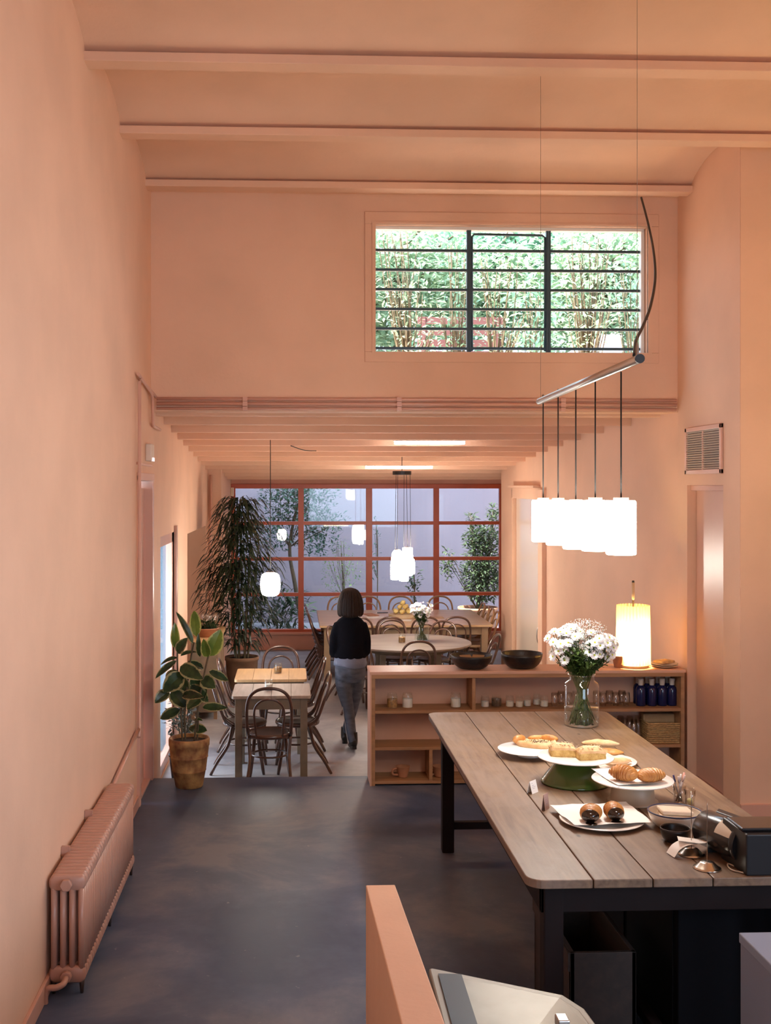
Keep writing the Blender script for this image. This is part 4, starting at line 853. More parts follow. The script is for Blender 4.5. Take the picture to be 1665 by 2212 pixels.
cup(870, 0.04, 'terracotta mug alone on the bottom shelf at the left', 0); cup(948, 0.04, 'terracotta mug on the bottom shelf half hidden by the table leg', 0)
# on top of the shelf
M_ironb = P('cast_iron', (0.035, 0.030, 0.028), 0.38, 0.5, var=0.2, scale=20, bump=0.3, bscale=70)
def bowl(name, label, c, r, h, mat, foot=0.45, n=36, th=0.004, lip=None, cat='bowl'):
    t = thing(name, label, cat, c); pr = [(0, 0.0), (r*foot, 0.0)]
    for i in range(1, 9): a = i/8; pr.append((r*(foot+(1-foot)*math.sin(a*PI/2)**0.9), h*(1-math.cos(a*PI/2))**0.85))
    inn = [(max(0, q-th), z+th) for q, z in pr[:0:-1]]; inn[0] = (r-th, h)
    MB().lathe(pr+inn+[(0, th)], c, n).build('bowl_body', mat, t)
    if lip: MB().tube([(c[0]+r*math.cos(a), c[1]+r*math.sin(a), c[2]+h) for a in [2*PI*i/n for i in range(n)]], 0.0035, 6, closed=True).build('rim', lip, t)
    return t
w1 = aY(1018, 1437, 9.43); w2 = aY(1127, 1437, 9.43)
t = bowl('iron_bowl', 'dark iron bowl holding brown paper, left one on the shelf unit top', (w1.x, 9.43, SH), 0.175, 0.115, M_ironb)
for dx, rz_ in ((-0.04, 0.3), (0.055, -0.4)):
    Mx = Matrix.Translation((w1.x+dx, 9.44, SH+0.085)) @ Matrix.Rotation(rz_, 4, 'Z') @ Matrix.Rotation(0.5, 4, 'X')
    MB().box(-0.05, 0.05, -0.04, 0.04, -0.002, 0.002, Mx).build('brown_paper_piece', P('kraft_paper', (0.28, 0.17, 0.08), 0.8), t)
bowl('iron_bowl', 'empty dark iron bowl, right one on the shelf unit top', (w2.x, 9.43, SH), 0.173, 0.125, M_ironb)
p = aY(1337, 1440, 9.42)
tag(MB().lathe([(0, 0), (0.042, 0), (0.055, 0.085), (0.06, 0.086), (0.06, 0.10), (0.053, 0.10), (0.04, 0.01), (0, 0.01)], (p.x, 9.42, SH), 24).build('terracotta_pot', M_terra, origin=(p.x, 9.42, SH)), 'small empty terracotta pot in front of the pleated lamp', 'pot')
lp = aY(1365, 1437, 9.47); lc_ = (lp.x, 9.44, SH)
t = thing('pleated_table_lamp', 'tall glowing pleated cylinder table lamp with wooden finial', 'table lamp', lc_)
MB().lathe([(0, 0), (0.125, 0), (0.128, 0.006), (0.128, 0.022), (0, 0.022)], lc_, 40, smooth=False).build('lamp_base', M_honey, t)
pl = MB(); N_ = 120; vs = []
for zz_, rr_ in ((0.028, 0.140), (0.52, 0.134)):
    for k in range(N_): a = 2*PI*k/N_; q = rr_+(0.004 if k % 4 < 2 else -0.004); vs.append((lc_[0]+q*math.cos(a), lc_[1]+q*math.sin(a), lc_[2]+zz_))
pl.add(vs, [(k, (k+1) % N_, N_+(k+1) % N_, N_+k) for k in range(N_) if k % 4]); pl.f += [[k, (k+1) % N_, N_+(k+1) % N_, N_+k] for k in range(0, N_, 4)]; pl.sm += [False]*(N_//4); pl.mi += [1]*(N_//4)
m = bpy.data.materials.new('pleated_paper'); m.use_nodes = True; N, L = nt(m); N.remove(N['Principled BSDF'])
d_ = N.new('ShaderNodeBsdfDiffuse'); d_.inputs[0].default_value = (0.85, 0.66, 0.36, 1); tr = N.new('ShaderNodeBsdfTranslucent'); tr.inputs[0].default_value = (0.97, 0.80, 0.46, 1)
x = N.new('ShaderNodeMixShader'); x.inputs[0].default_value = 0.72; L.new(d_.outputs[0], x.inputs[1]); L.new(tr.outputs[0], x.inputs[2]); L.new(x.outputs[0], N['Material Output'].inputs['Surface'])
m2 = m.copy(); m2.name = 'pleat_fold'; m2.node_tree.nodes['Mix Shader'].inputs[0].default_value = 0.38
pl.build('lamp_shade', [m, m2], t)
MB().tube([(lc_[0], lc_[1], SH+0.02), (lc_[0], lc_[1], SH+0.60)], 0.008, 8).build('stem', M_honey, t)
MB().tube([(lc_[0], lc_[1], SH+0.56), (lc_[0], lc_[1], SH+0.575), (lc_[0], lc_[1], SH+0.71)], [0.006, 0.013, 0.012], 12).build('finial', P('pale_wood_finial', (0.66, 0.46, 0.26), 0.5), t)
MB().lathe([(0, 0.71), (0.011, 0.71), (0.010, 0.725), (0, 0.728)], lc_, 12).build('finial_tip', M_crate, t)
LL = light('table_lamp_bulb', 'POINT', (lc_[0]-0.05, lc_[1], SH+0.19), 30, (1.0, 0.72, 0.30), radius=0.05); LL.parent = t; LL.location = (-0.03, 0, 0.19)
LL = light('table_lamp_bulb_front', 'POINT', (0,0,0), 10, (1.0, 0.72, 0.30), radius=0.04); LL.parent = t; LL.location = (0.03, -0.03, 0.30)
p = aY(1434, 1442, 9.42)
t = thing('bread_plate', 'stacked cream plates with flat bread at right end of the shelf top', 'plate', (p.x, 9.42, SH))
for k in range(2): MB().lathe([(0, 0), (0.07, 0), (0.10, 0.010), (0.115, 0.014), (0.115, 0.017), (0.1, 0.014), (0.07, 0.005), (0, 0.005)], (p.x, 9.42, SH+0.002+0.016*k), 32).build('plate', P('cream_ceramic', (0.66, 0.56, 0.42), 0.3), t)
Mx = Matrix.Translation((p.x, 9.42, SH+0.036)) @ Matrix.Rotation(0.5, 4, 'Z'); MB().box(-0.075, 0.075, -0.055, 0.055, 0, 0.022, Mx).build('flat_bread', P('focaccia', (0.50, 0.32, 0.15), 0.8, var=0.2, scale=30, bump=0.4), t, bevel=0.008)
# ------------------------------------------------------------------ left side board in the niche
t = thing('console_table', 'wooden sideboard against the left back wall with glasses and a plant bowl', 'sideboard', (-1.02, 13.57, ZB))
MB().box(-1.17, -0.83, 12.95, 14.2, 0.68, 0.72).build('top', M_honey, t, bevel=0.004)
MB().box(-1.16, -0.86, 12.98, 14.17, ZB+0.08, 0.68).build('body', M_olive, t, bevel=0.003)
MB().box(-0.862, -0.852, 13.0, 13.56, ZB+0.12, 0.64).build('door', M_leg, t, bevel=0.003); MB().box(-0.862, -0.852, 13.6, 14.15, ZB+0.12, 0.64).build('door', M_leg, t, bevel=0.003)
for x in (-1.15, -0.90):
    for y in (12.99, 14.12): MB().box(x, x+0.04, y, y+0.04, ZB, ZB+0.08).build('foot', M_leg, t)
g2 = None
for i in range(11):
    loc = (-1.08+0.075*(i % 3), 13.70+0.10*(i//3)+0.02*(i % 3), 0.72)
    if g2 is None:
        o = MB().lathe([(0, 0.001), (0.032, 0.001), (0.004, 0.008), (0.004, 0.075), (0.02, 0.09), (0.036, 0.125), (0.036, 0.16), (0.028, 0.20), (0.026, 0.20), (0.034, 0.16), (0.034, 0.125), (0.0, 0.08)], (0,0,0), 16).build('stem_glass', M_wine); tag(o, 'clear stemmed wine glass on the left sideboard behind the rubber plant', 'glass', 'wine glasses on the sideboard'); g2 = o; o.location = loc
    else: o = g2.copy(); C.objects.link(o); o.location = loc
# leaves
def leaf(mb, base, tip, w, up=(0,0,1), droop=0.12, fold=0.18, seg=8, taper=0.55, uvs=True):
    base, tip = Vector(base), Vector(tip); d = tip-base; L_ = d.length
    if L_ < 1e-5: return
    s_ = d.cross(Vector(up)); s_ = s_ if s_.length > 1e-5 else d.orthogonal(); s_.normalize(); nn = s_.cross(d).normalized()
    if nn.dot(Vector(up)) < 0: nn = -nn
    A, M_, B = [], [], []
    for i in range(seg+1):
        t = i/seg; wd = w*0.5*(math.sin(PI*min(1, t**0.8))**taper if 0 < t < 1 else 0.02)
        p = base+d*t+nn*(L_*droop*4*t*(1-t))
        A.append(p-s_*wd+nn*wd*fold*2); M_.append(p); B.append(p+s_*wd+nn*wd*fold*2)
    mb.quadstrip(A, M_, True, 0.0, 0.5); mb.quadstrip(M_, B, True, 0.5, 1.0)
# ---- rubber plant
pc = Vector((-0.846, 9.33, 0.0))
t = thing('rubber_plant', 'variegated rubber plant in a stained terracotta pot beside the left door', 'potted plant', pc)
M_pot = P('mottled_yellow_terracotta', (0.50, 0.30, 0.11), 0.75, col2=(0.20, 0.08, 0.035), scale=11, bump=0.3, bscale=40)
MB().lathe([(0, 0), (0.105, 0), (0.112, 0.01), (0.135, 0.13), (0.139, 0.135), (0.139, 0.142), (0.138, 0.145), (0.150, 0.24), (0.155, 0.245), (0.155, 0.252), (0.153, 0.256), (0.162, 0.335), (0.166, 0.34), (0.168, 0.385), (0.163, 0.40), (0.150, 0.40), (0.143, 0.37), (0.0, 0.36)], pc, 48).build('pot', M_pot, t)
MB().lathe([(0, 0.375), (0.146, 0.372)], pc, 24).build('soil', M_soil, t)
M_rub = LEAF('rubber_leaf', (0.045, 0.085, 0.03), (0.02, 0.04, 0.018), edge=(0.36, 0.34, 0.16), trans=0.2, rough=0.25, scale=12)
M_rubl = LEAF('young_rubber_leaf', (0.16, 0.24, 0.04), (0.09, 0.16, 0.03), edge=(0.45, 0.47, 0.16), trans=0.4, rough=0.3, scale=10)
LV = [(485,560,300,205,75,0,1), (520,480,500,195,115,0.05,2), (300,610,290,320,90,-0.03,2), (320,660,430,490,110,-0.06,1), (560,700,545,440,60,0.02,1), (640,700,600,500,100,-0.04,2), (670,690,790,400,165,0,2), (350,690,540,650,75,0.04,1),
      (320,710,130,790,75,0.03,1), (310,740,75,935,75,-0.06,1), (350,800,595,945,150,-0.10,1), (380,880,160,1080,180,-0.06,1), (230,1070,70,1200,120,-0.02,1), (370,1110,605,1135,105,-0.12,1), (590,930,730,1040,150,-0.03,1), (660,850,870,960,90,0.05,1),
      (590,1240,865,1255,90,-0.08,1), (350,1270,130,1370,110,0.02,1), (370,900,400,1120,150,0.03,1), (250,1070,400,1250,170,0.0,1), (560,1150,420,1270,130,-0.07,1), (450,1000,650,1190,130,0.08,1), (400,960,250,1090,130,0.09,1), (500,1380,590,1395,45,-0.02,1), (640,1500,440,1475,110,0.06,1), (420,760,600,830,90,0.10,1), (330,850,200,960,110,0.10,1), (480,900,560,1080,130,0.07,1), (640, 1040, 560, 1200, 110, 0.1, 1)]
fa, fb = MB(), MB()
def rp(cx, cy, dy): return aY(320+cx*0.199, 1280+cy*0.199, 9.33+dy)
for (bx, by, tx, ty, w, dy, kind) in LV:
    B_ = rp(bx, by, dy*0.4); T_ = rp(tx, ty, dy*1.6+R.uniform(-0.06, 0.06)); wd = w*0.199/262*1.12
    upv = Vector((R.uniform(-0.3, 0.3), -1.0, 0.45)) if w > 80 else Vector((R.uniform(-0.5, 0.5), -0.5, 0.9))
    leaf(fb if kind == 2 else fa, B_, T_, wd, upv, droop=R.uniform(0.03, 0.10), seg=9, taper=0.7)
fa.build('mature_foliage', M_rub, t, recalc=False); fb.build('young_foliage', M_rubl, t, recalc=False)
M_stem = P('brown_green_stem', (0.10, 0.075, 0.04), 0.7, var=0.2, scale=20)
for S in ([(370,1620,0), (350,1200,0.0), (320,860,0), (318,600,0)], [(405,1620,0.03), (400,1300,0.03), (450,800,0.03), (495,540,0.01)], [(500,1620,-0.02), (545,1230,-0.02), (610,880,-0.02), (655,680,0)], [(530,1620,0.04), (540,1300,0.05), (470,1000,0.05), (440,740,0.04)]):
    MB().tube(cr([rp(a, b, c) for a, b, c in S], 6), 0.0075, 7).build('stem', M_stem, t)
# ---- tall fine leaved plant
pc = Vector((-0.645, 14.45, ZB))
t = thing('tall_leafy_plant', 'tall dark plant with long drooping leaves in a wide pot by window', 'potted plant', pc)
MB().lathe([(0, 0), (0.17, 0), (0.18, 0.02), (0.205, 0.45), (0.215, 0.455), (0.215, 0.50), (0.20, 0.50), (0.195, 0.46), (0, 0.45)], pc, 40).build('pot', P('dull_brown_pot', (0.22, 0.125, 0.075), 0.8, var=0.2, scale=6, bump=0.2), t)
MB().lathe([(0, 0.475), (0.197, 0.47)], pc, 24).build('soil', M_soil, t)
rr = random.Random(11); canes = []
for k in range(6):
    a = k*PI/3; b0_ = pc+Vector((0.07*math.cos(a), 0.07*math.sin(a), 0.45)); tp = pc+Vector((0.20*math.cos(a)+0.02, 0.16*math.sin(a), rr.uniform(1.7, 2.35))); mid = b0_.lerp(tp, 0.5)+Vector((rr.uniform(-0.04, 0.04), 0, 0))
    c_ = cr([b0_, mid, tp], 10); canes.append(c_); MB().tube(c_, [0.016-0.010*i/20 for i in range(21)], 6).build('cane', M_stem, t)
M_long = LEAF('dark_long_leaf', (0.022, 0.042, 0.018), (0.010, 0.020, 0.010), trans=0.2, rough=0.4)
f = MB(); br = MB()
def env(h):   # radius of the crown over height (m above floor), and sideways shift
    K = [(0.55, 0.12), (0.75, 0.30), (1.05, 0.46), (1.4, 0.50), (1.75, 0.42), (2.1, 0.30), (2.45, 0.20), (2.6, 0.05)]
    for (a, ra), (b, rb) in zip(K, K[1:]):
        if a <= h <= b: return ra+(rb-ra)*(h-a)/(b-a)
    return 0.03
for k in range(1500):
    h = rr.uniform(0.62, 2.52); 
    if h < 1.0 and rr.random() < 0.45: h += 0.7
    a = rr.uniform(0, 2*PI); rad = env(h)*rr.uniform(0.15, 0.85)
    o_ = pc+Vector((rad*math.cos(a)-0.03, rad*math.sin(a), h)); ln = rr.uniform(0.18, 0.32)
    out = Vector((math.cos(a+rr.uniform(-0.7, 0.7)), math.sin(a+rr.uniform(-0.7, 0.7)), 0)); 
    sg = rr.uniform(-0.05, 0.6); p1 = o_+out*ln*0.5+Vector((0,0,ln*(0.12-0.3*sg))); p2 = o_+out*ln*(0.95-0.3*sg)+Vector((0,0,-ln*(0.15+0.85*sg))); pts = cr([o_, p1, p2], 3); w = rr.uniform(0.018, 0.030)
    sd = out.cross(Vector((0,0,1))).normalized(); n_ = len(pts)
    A = [q-sd*w*0.5*math.sin(PI*(0.08+0.92*i/(n_-1)))**0.6 if i < n_-1 else q for i, q in enumerate(pts)]; B = [q+sd*w*0.5*math.sin(PI*(0.08+0.92*i/(n_-1)))**0.6 if i < n_-1 else q for i, q in enumerate(pts)]
    f.quadstrip(A, B)
    if k % 9 == 0:
        cc = canes[k % 6]; q = min(cc, key=lambda v: abs(v.z-(o_.z-0.12))); br.tube([q, q.lerp(o_, 0.6)+Vector((0,0,0.03)), o_], 0.0035, 4)
f.build('foliage', M_long, t, recalc=False); br.build('twigs', M_stem, t)
# ---- small bushy plant by the garden door, and planted bowl on sideboard
def bush(name, label, base, crowns, nl, ls, mat, pot=None, trunk=None, cat='potted plant', group=None, seed=3, stems=5, soil=True, wr_=0.5, twig=None):
    t = thing(name, label, cat, base, group); rr = random.Random(seed); base = Vector(base); f = MB(); s_ = MB()
    tot = sum(c[3]*c[4]*c[5] for c in crowns)
    ph = 0
    if pot:
        r, h, mt = pot; ph = h*0.9
        MB().lathe([(0, 0), (r*0.75, 0), (r*0.97, h*0.92), (r, h*0.93), (r, h), (r*0.92, h), (r*0.9, h*0.9), (0, h*0.88)], base, 32).build('pot', mt, t)
        MB().lathe([(0, h*0.92), (r*0.91, h*0.91)], base, 20).build('soil', M_soil, t)
    for (cx, cy, cz_, rx, ry, rz_) in crowns:
        k = max(4, int(nl*rx*ry*rz_/tot))
        for i in range(k):
            u = Vector((rr.gauss(0,1), rr.gauss(0,1), rr.gauss(0,1))).normalized()*(rr.random()**0.45)
            p = base+Vector((cx+u.x*rx, cy+u.y*ry, cz_+u.z*rz_)); d = Vector((u.x+rr.uniform(-0.8, 0.8), u.y+rr.uniform(-0.8, 0.8), rr.uniform(-0.7, 0.7))).normalized()*ls*rr.uniform(0.6, 1.25)
            sd = d.cross(Vector((rr.uniform(-0.4, 0.4), rr.uniform(-0.4, 0.4), 1))).normalized(); w = d.length*wr_*0.5; m_ = p+d*0.5+Vector((0,0,ls*0.07))
            f.add([p, m_-sd*w, p+d, m_+sd*w, m_+Vector((0,0,-ls*0.05))], [(0,1,4), (1,2,4), (2,3,4), (3,0,4)], True)
        for q in range(stems):
            e = base+Vector((cx+rr.uniform(-0.6, 0.6)*rx, cy+rr.uniform(-0.6, 0.6)*ry, cz_+rr.uniform(0.1, 0.8)*rz_)); b_ = (base+Vector(trunk[0][len(trunk[0])//2])) if trunk else base+Vector((rr.uniform(-0.1, 0.1)*rx, rr.uniform(-0.1, 0.1)*ry, ph)); md = b_.lerp(e, 0.5)+Vector((rr.uniform(-0.12, 0.12)*rx, 0, 0))
            r0 = twig or 0.006; s_.tube(cr([b_, md, e], 4), [r0]*4+[r0*0.7]*4+[r0*0.4], 5)
    f.build('foliage', mat, t, recalc=False); s_.build('stems', M_stem, t)
    if trunk:
        q, r0 = trunk; MB().tube(cr([base+Vector(v) for v in q], 5), [r0*(1-0.5*i/(5*(len(q)-1))) for i in range(5*(len(q)-1)+1)], 8).build('trunk', M_stem, t)
    return t
M_sil = LEAF('grey_green_leaf', (0.20, 0.24, 0.20), (0.05, 0.07, 0.05), trans=0.25, rough=0.35, scale=20)
M_dkleaf = LEAF('deep_green_leaf', (0.035, 0.07, 0.025), (0.015, 0.035, 0.015), trans=0.2)
bush('leafy_pot_plant', 'small silvery-leaved plant in dark pot by the garden door, behind the rubber plant', (-0.98, 10.22, ZB), [(0, 0, 0.55, 0.15, 0.15, 0.26), (0.02, 0, 0.80, 0.11, 0.12, 0.16)], 420, 0.06, M_sil, (0.13, 0.26, P('dark_plum_pot', (0.05, 0.02, 0.03), 0.4)), seed=5)
bush('planted_bowl', 'terracotta bowl of dark succulents on the left sideboard', (-1.0, 13.2, 0.72), [(0, 0, 0.13, 0.12, 0.12, 0.07)], 220, 0.055, M_dkleaf, (0.15, 0.10, M_terra), seed=6, stems=3)
# ------------------------------------------------------------------ flowers
M_petal = P('white_petal', (0.86, 0.86, 0.88), 0.6, sub=0.1); M_yel = P('green_yellow_centre', (0.42, 0.48, 0.03), 0.7, bump=0.6, bscale=300); M_grn = LEAF('flower_stem_green', (0.085, 0.14, 0.03), (0.04, 0.08, 0.02), trans=0.2)
def vase(name, label, c, r, h, rn, water):
    t = thing(name, label, 'vase', c)
    def pf(o): return [(r*0.86-o, 0.0+o), (r*0.97-o, h*0.03+o), (r-o, h*0.08), (r-o, h*0.76), (r*0.93-o, h*0.83), (rn*1.02-o, h*0.88), (rn-o, h*0.91), (rn-o, h*0.975), (rn*1.04-o, h)]
    MB().lathe([(0, 0)]+pf(0)+[(rn*1.0-0.003, h)]+pf(0.003)[-2::-1]+[(0, 0.004)], c, 48).build('glass_body', M_glass, t)
    MB().tube([(c[0]+rn*1.03*math.cos(a), c[1]+rn*1.03*math.sin(a), c[2]+h) for a in [2*PI*i/40 for i in range(40)]], 0.0035, 6, closed=True).build('rim', M_wine, t)
    MB().lathe([(0, 0.005), (r*0.84, 0.005), (r*0.96, h*0.04), (r-0.004, h*0.09), (r-0.004, water), (0, water)], c, 40).build('water', M_water, t)
    return t
M_water = GLASS('water', (0.90, 0.95, 0.96), 1.0, 1.33)
flower_meshes = {}
def daisy(c, nrm, sc, label, group, neck, foot, hide_stem=False):
    t = thing('daisy', label, 'flower', c, group); c = Vector(c)
    q = Vector(nrm).normalized().to_track_quat('Z', 'X')
    if 'p' not in flower_meshes:
        pm = MB(); rr = random.Random(2)
        for ring, (n_, el_, rad) in enumerate(((17, 0.12, 0.030), (13, 0.45, 0.026))):
            for k in range(n_):
                a = 2*PI*k/n_+ring*0.2+rr.uniform(-0.06, 0.06); e = el_+rr.uniform(-0.12, 0.12); L_ = rad*rr.uniform(0.9, 1.05); dv = Vector((math.cos(a)*math.cos(e), math.sin(a)*math.cos(e), math.sin(e))); sd = Vector((-math.sin(a), math.cos(a), 0)); w = 0.0038
                P_ = [dv*0.004, dv*L_*0.4+Vector((0,0,0.001)), dv*L_*0.85, dv*L_]
                pm.quadstrip([p-sd*w*s for p, s in zip(P_, (0.5, 0.9, 1, 0.4))], [p+sd*w*s for p, s in zip(P_, (0.5, 0.9, 1, 0.4))])
        o = pm.build('petals', M_petal, recalc=False); flower_meshes['p'] = o.data; bpy.data.objects.remove(o)
        o = MB().ball((0,0,0.003), 0.0062, 10, (1,1,0.6)).build('flower_centre', M_yel); flower_meshes['c'] = o.data; bpy.data.objects.remove(o)
    for nm, k in (('petals', 'p'), ('flower_centre', 'c')):
        o = bpy.data.objects.new(nm, flower_meshes[k]); C.objects.link(o); o.parent = t; o.rotation_mode = 'QUATERNION'; o.rotation_quaternion = q; o.scale = (sc,)*3
    nk = Vector(neck); a = c-Vector(nrm).normalized()*0.012; m_ = nk.lerp(a, 0.55)+Vector((a.x-nk.x, a.y-nk.y, 0))*0.12-Vector((0,0,0.0))
    MB().tube(cr([c, a, m_, nk, Vector(foot)], 4), 0.0019, 5).build('stem', M_grn, t)
def bouquet(c, vr, vh, vn, water, blobs, n, sc, vlabel, flabel, fgroup, slabel, glabel, seed):
    rr = random.Random(seed); vase('glass_vase', vlabel, c, vr, vh, vn, water); c = Vector(c)
    placed = []
    tries = 0
    while len(placed) < n and tries < 4000:
        tries += 1
        b = rr.choice(blobs); u = Vector((rr.gauss(0,1), rr.gauss(0,1)-0.5, rr.gauss(0,1)+0.3)).normalized()
        p = c+Vector((b[0]+u.x*b[3], b[1]+u.y*b[4], b[2]+u.z*b[5]))
        if any((p-q).length < 0.031*sc for q in placed): continue
        placed.append(p)
        nr = (p-(c+Vector((0, 0, vh*0.9)))).normalized()*0.8+u*0.6+Vector((0, -0.35, 0.15))
        a = math.atan2(p.y-c.y, p.x-c.x); nk = c+Vector((math.cos(a)*vn*rr.uniform(0.1, 0.8), math.sin(a)*vn*rr.uniform(0.1, 0.8), vh*0.95)); ft = c+Vector((-math.cos(a)*vr*rr.uniform(0.1, 0.8), -math.sin(a)*vr*rr.uniform(0.1, 0.8), rr.uniform(0.012, 0.05)))
        daisy(p, nr, sc, flabel, fgroup, nk, ft)
    return rr
vb = aH(1256, 1567, TZ)
rr = bouquet((vb.x, vb.y, TZ), 0.112, 0.33, 0.082, 0.118, [(-0.14, -0.02, 0.555, 0.085, 0.08, 0.065), (-0.07, 0.0, 0.59, 0.06, 0.08, 0.05), (0.10, -0.04, 0.555, 0.10, 0.08, 0.06), (0.17, 0.0, 0.51, 0.055, 0.08, 0.07), (0.06, -0.05, 0.49, 0.06, 0.04, 0.05), (-0.13, -0.02, 0.47, 0.07, 0.06, 0.06)], 88, 1.12,
        'large clear glass vase half full of water on the counter table', 'white daisy in the large vase on the counter table', 'daisies in the counter vase', '', '', 21)
sp = MB(); st = MB(); vc = Vector((vb.x, vb.y, TZ))
for k in range(1500):
    a = rr.uniform(0, 2*PI); q = rr.random()**0.6; hz = rr.uniform(0.44, 0.70); w = 0.13*math.sin(min(1, (hz-0.36)/0.3)*PI*0.5)*(1.15 if hz > 0.6 else 0.9)
    p = vc+Vector((q*w*math.cos(a)+0.01, q*w*0.8*math.sin(a)-0.02, hz-0.06*q*q)); sp.ball(p, rr.uniform(0.0022, 0.0042), 4)
    if k % 12 == 0: st.tube([vc+Vector((0.03*math.cos(a), 0.03*math.sin(a), 0.33)), vc.lerp(p, 0.8)+Vector((0,0,0.05)), p], 0.0008, 3)
tt = thing('gypsophila', 'airy spray of tiny white baby\'s breath at top centre of the large bouquet', 'flower spray', vc+Vector((0,0,0.4)))
sp.build('blossom', M_petal, tt)['kind'] = 'stuff'; st.build('twigs', M_grn, tt)
def greens(c, vr, vh, vn, n, spread, top, label, seed):
    rr = random.Random(seed); c = Vector(c); g = MB(); s_ = MB()
    for k in range(n):
        a = rr.uniform(0, 2*PI); e = c+Vector((math.cos(a)*spread*rr.uniform(0.3, 1), math.sin(a)*spread*rr.uniform(0.3, 1), rr.uniform(vh*1.15, top))); nk = c+Vector((math.cos(a)*vn*0.6, math.sin(a)*vn*0.6, vh*0.92)); ft = c+Vector((-math.cos(a)*vr*rr.uniform(0.1, 0.85), -math.sin(a)*vr*rr.uniform(0.1, 0.85), 0.012))
        pts = cr([ft, nk, nk.lerp(e, 0.5)+Vector((0,0,0.01)), e], 6); s_.tube(pts, 0.0023, 4)
        for j in range(0, len(pts)-1):
            if vh*0.35 < pts[j].z-c.z < vh*0.95 and rr.random() < 0.6: continue
            for w in range(2 if pts[j].z-c.z > vh else 1):
                d = Vector((rr.uniform(-1, 1), rr.uniform(-1, 1), rr.uniform(-0.2, 0.8))).normalized()
                if pts[j].z-c.z < vh: d *= 0.45
                leaf(g, pts[j], pts[j]+d*rr.uniform(0.03, 0.055), rr.uniform(0.012, 0.02), seg=4)
    t = thing('flower_greenery', label, 'greenery', c+Vector((0,0,0.01))); g.build('leaves', M_grn, t, recalc=False)['kind'] = 'stuff'; s_.build('stems', M_grn, t)
greens(vc, 0.10, 0.33, 0.07, 66, 0.18, 0.56, 'green stems and leaves of the large bouquet, seen through its vase', 31)
vb2 = aH(911, 1385, ZB+0.75); c2_ = (vb2.x, vb2.y, ZB+0.75)
rr = bouquet(c2_, 0.092, 0.24, 0.066, 0.09, [(-0.06, 0, 0.40, 0.075, 0.07, 0.06), (0.05, 0, 0.42, 0.09, 0.07, 0.06), (0.02, -0.03, 0.34, 0.08, 0.05, 0.04)], 34, 1.1,
        'glass vase of daisies standing on the round table in back room', 'white daisy in the vase on the round table', 'daisies on the round table', '', '', 22)
greens(c2_, 0.08, 0.24, 0.06, 24, 0.11, 0.36, 'green stems and leaves of the bouquet on the round table', 32)
cj = aH(868, 1388, ZB+0.75); jar('square candle glass on the round table left of the vase', cj.x, cj.y, ZB+0.75, M_sugar, 0.045, 0.11)
# ------------------------------------------------------------------ on the counter table
M_crust = P('baked_crust', (0.62, 0.30, 0.085), 0.45, col2=(0.42, 0.165, 0.04), scale=16, bump=0.35, bscale=90, coat=0.15)
M_crumb = P('sponge_crumb', (0.66, 0.46, 0.17), 0.85, col2=(0.50, 0.30, 0.09), scale=40, bump=0.7, bscale=120)
M_dough = P('pale_dough', (0.74, 0.52, 0.30), 0.7, col2=(0.56, 0.33, 0.14), scale=14, bump=0.3, bscale=70)
M_choc = P('dark_chocolate', (0.018, 0.009, 0.006), 0.12, coat=0.6, bump=0.2, bscale=30)
def plate(name, label, c, r, mat=None, h=0.016):
    o = MB().lathe([(0, 0), (r*0.55, 0), (r*0.6, 0.002), (r*0.97, h), (r, h+0.002), (r*0.985, h+0.005), (r*0.62, 0.006), (0, 0.005)], c, 64).build(name, mat or M_white, origin=c); return tag(o, label, 'plate')
def piece(b, c, s, rz, M=None):
    pass
# left plate with folded tart, on a low foot
q = aH(1143, 1632, TZ); pc = (q.x, q.y, TZ)
t = thing('cake_stand', 'low white plate on short foot, left one, holding a folded tart', 'plate', pc)
MB().lathe([(0, 0), (0.07, 0), (0.072, 0.004), (0.055, 0.02), (0.06, 0.026), (0.17, 0.034), (0.182, 0.038), (0.178, 0.042), (0.06, 0.034), (0, 0.034)], pc, 64).build('plate', M_white, t)
tz = TZ+0.036
q = aH(1160, 1612, tz); t = thing('folded_tart', 'piece of rustic tart with curled crust and dark seeds on left plate', 'tart', (q.x, q.y, tz))
b = MB(); rr = random.Random(4)
P0 = [(-0.115, 0.05), (-0.06, 0.085), (0.03, 0.09), (0.11, 0.07), (0.12, 0.02), (0.09, -0.06), (0.05, -0.085), (-0.03, -0.05), (-0.10, -0.005)]
n = 36; ring = cr([(x, y, 0) for x, y in P0], 4, True); cc = Vector((0.0, 0.01, 0)); vs = []; L_ = len(ring)
for s_, zz_ in ((0.96, 0.0), (1.0, 0.012), (0.93, 0.030), (0.75, 0.024), (0.4, 0.026), (0.05, 0.03)):
    vs += [Vector((q.x, q.y, tz))+cc+(p-cc)*s_+Vector((0,0,zz_+0.006*noise.noise(p*30+Vector((0,0,s_*5))))) for p in ring]
b.add(vs, [(i*L_+k, i*L_+(k+1) % L_, (i+1)*L_+(k+1) % L_, (i+1)*L_+k) for i in range(5) for k in range(L_)]+[tuple(range(5*L_, 6*L_)), tuple(range(L_))[::-1]], True)
b.build('filling_body', M_dough, t)
b = MB()
for (x, y, r, l, a) in ((-0.095, 0.055, 0.030, 0.05, 0.6), (0.085, 0.065, 0.028, 0.055, -0.5), (0.02, 0.085, 0.02, 0.06, 0.1)):
    b.ball((q.x+x, q.y+y, tz+0.030), r, 14, (l/r, 0.8, 0.85), Matrix.Rotation(a, 4, 'Z'))
b.build('curled_crust', M_crust, t)
b = MB()
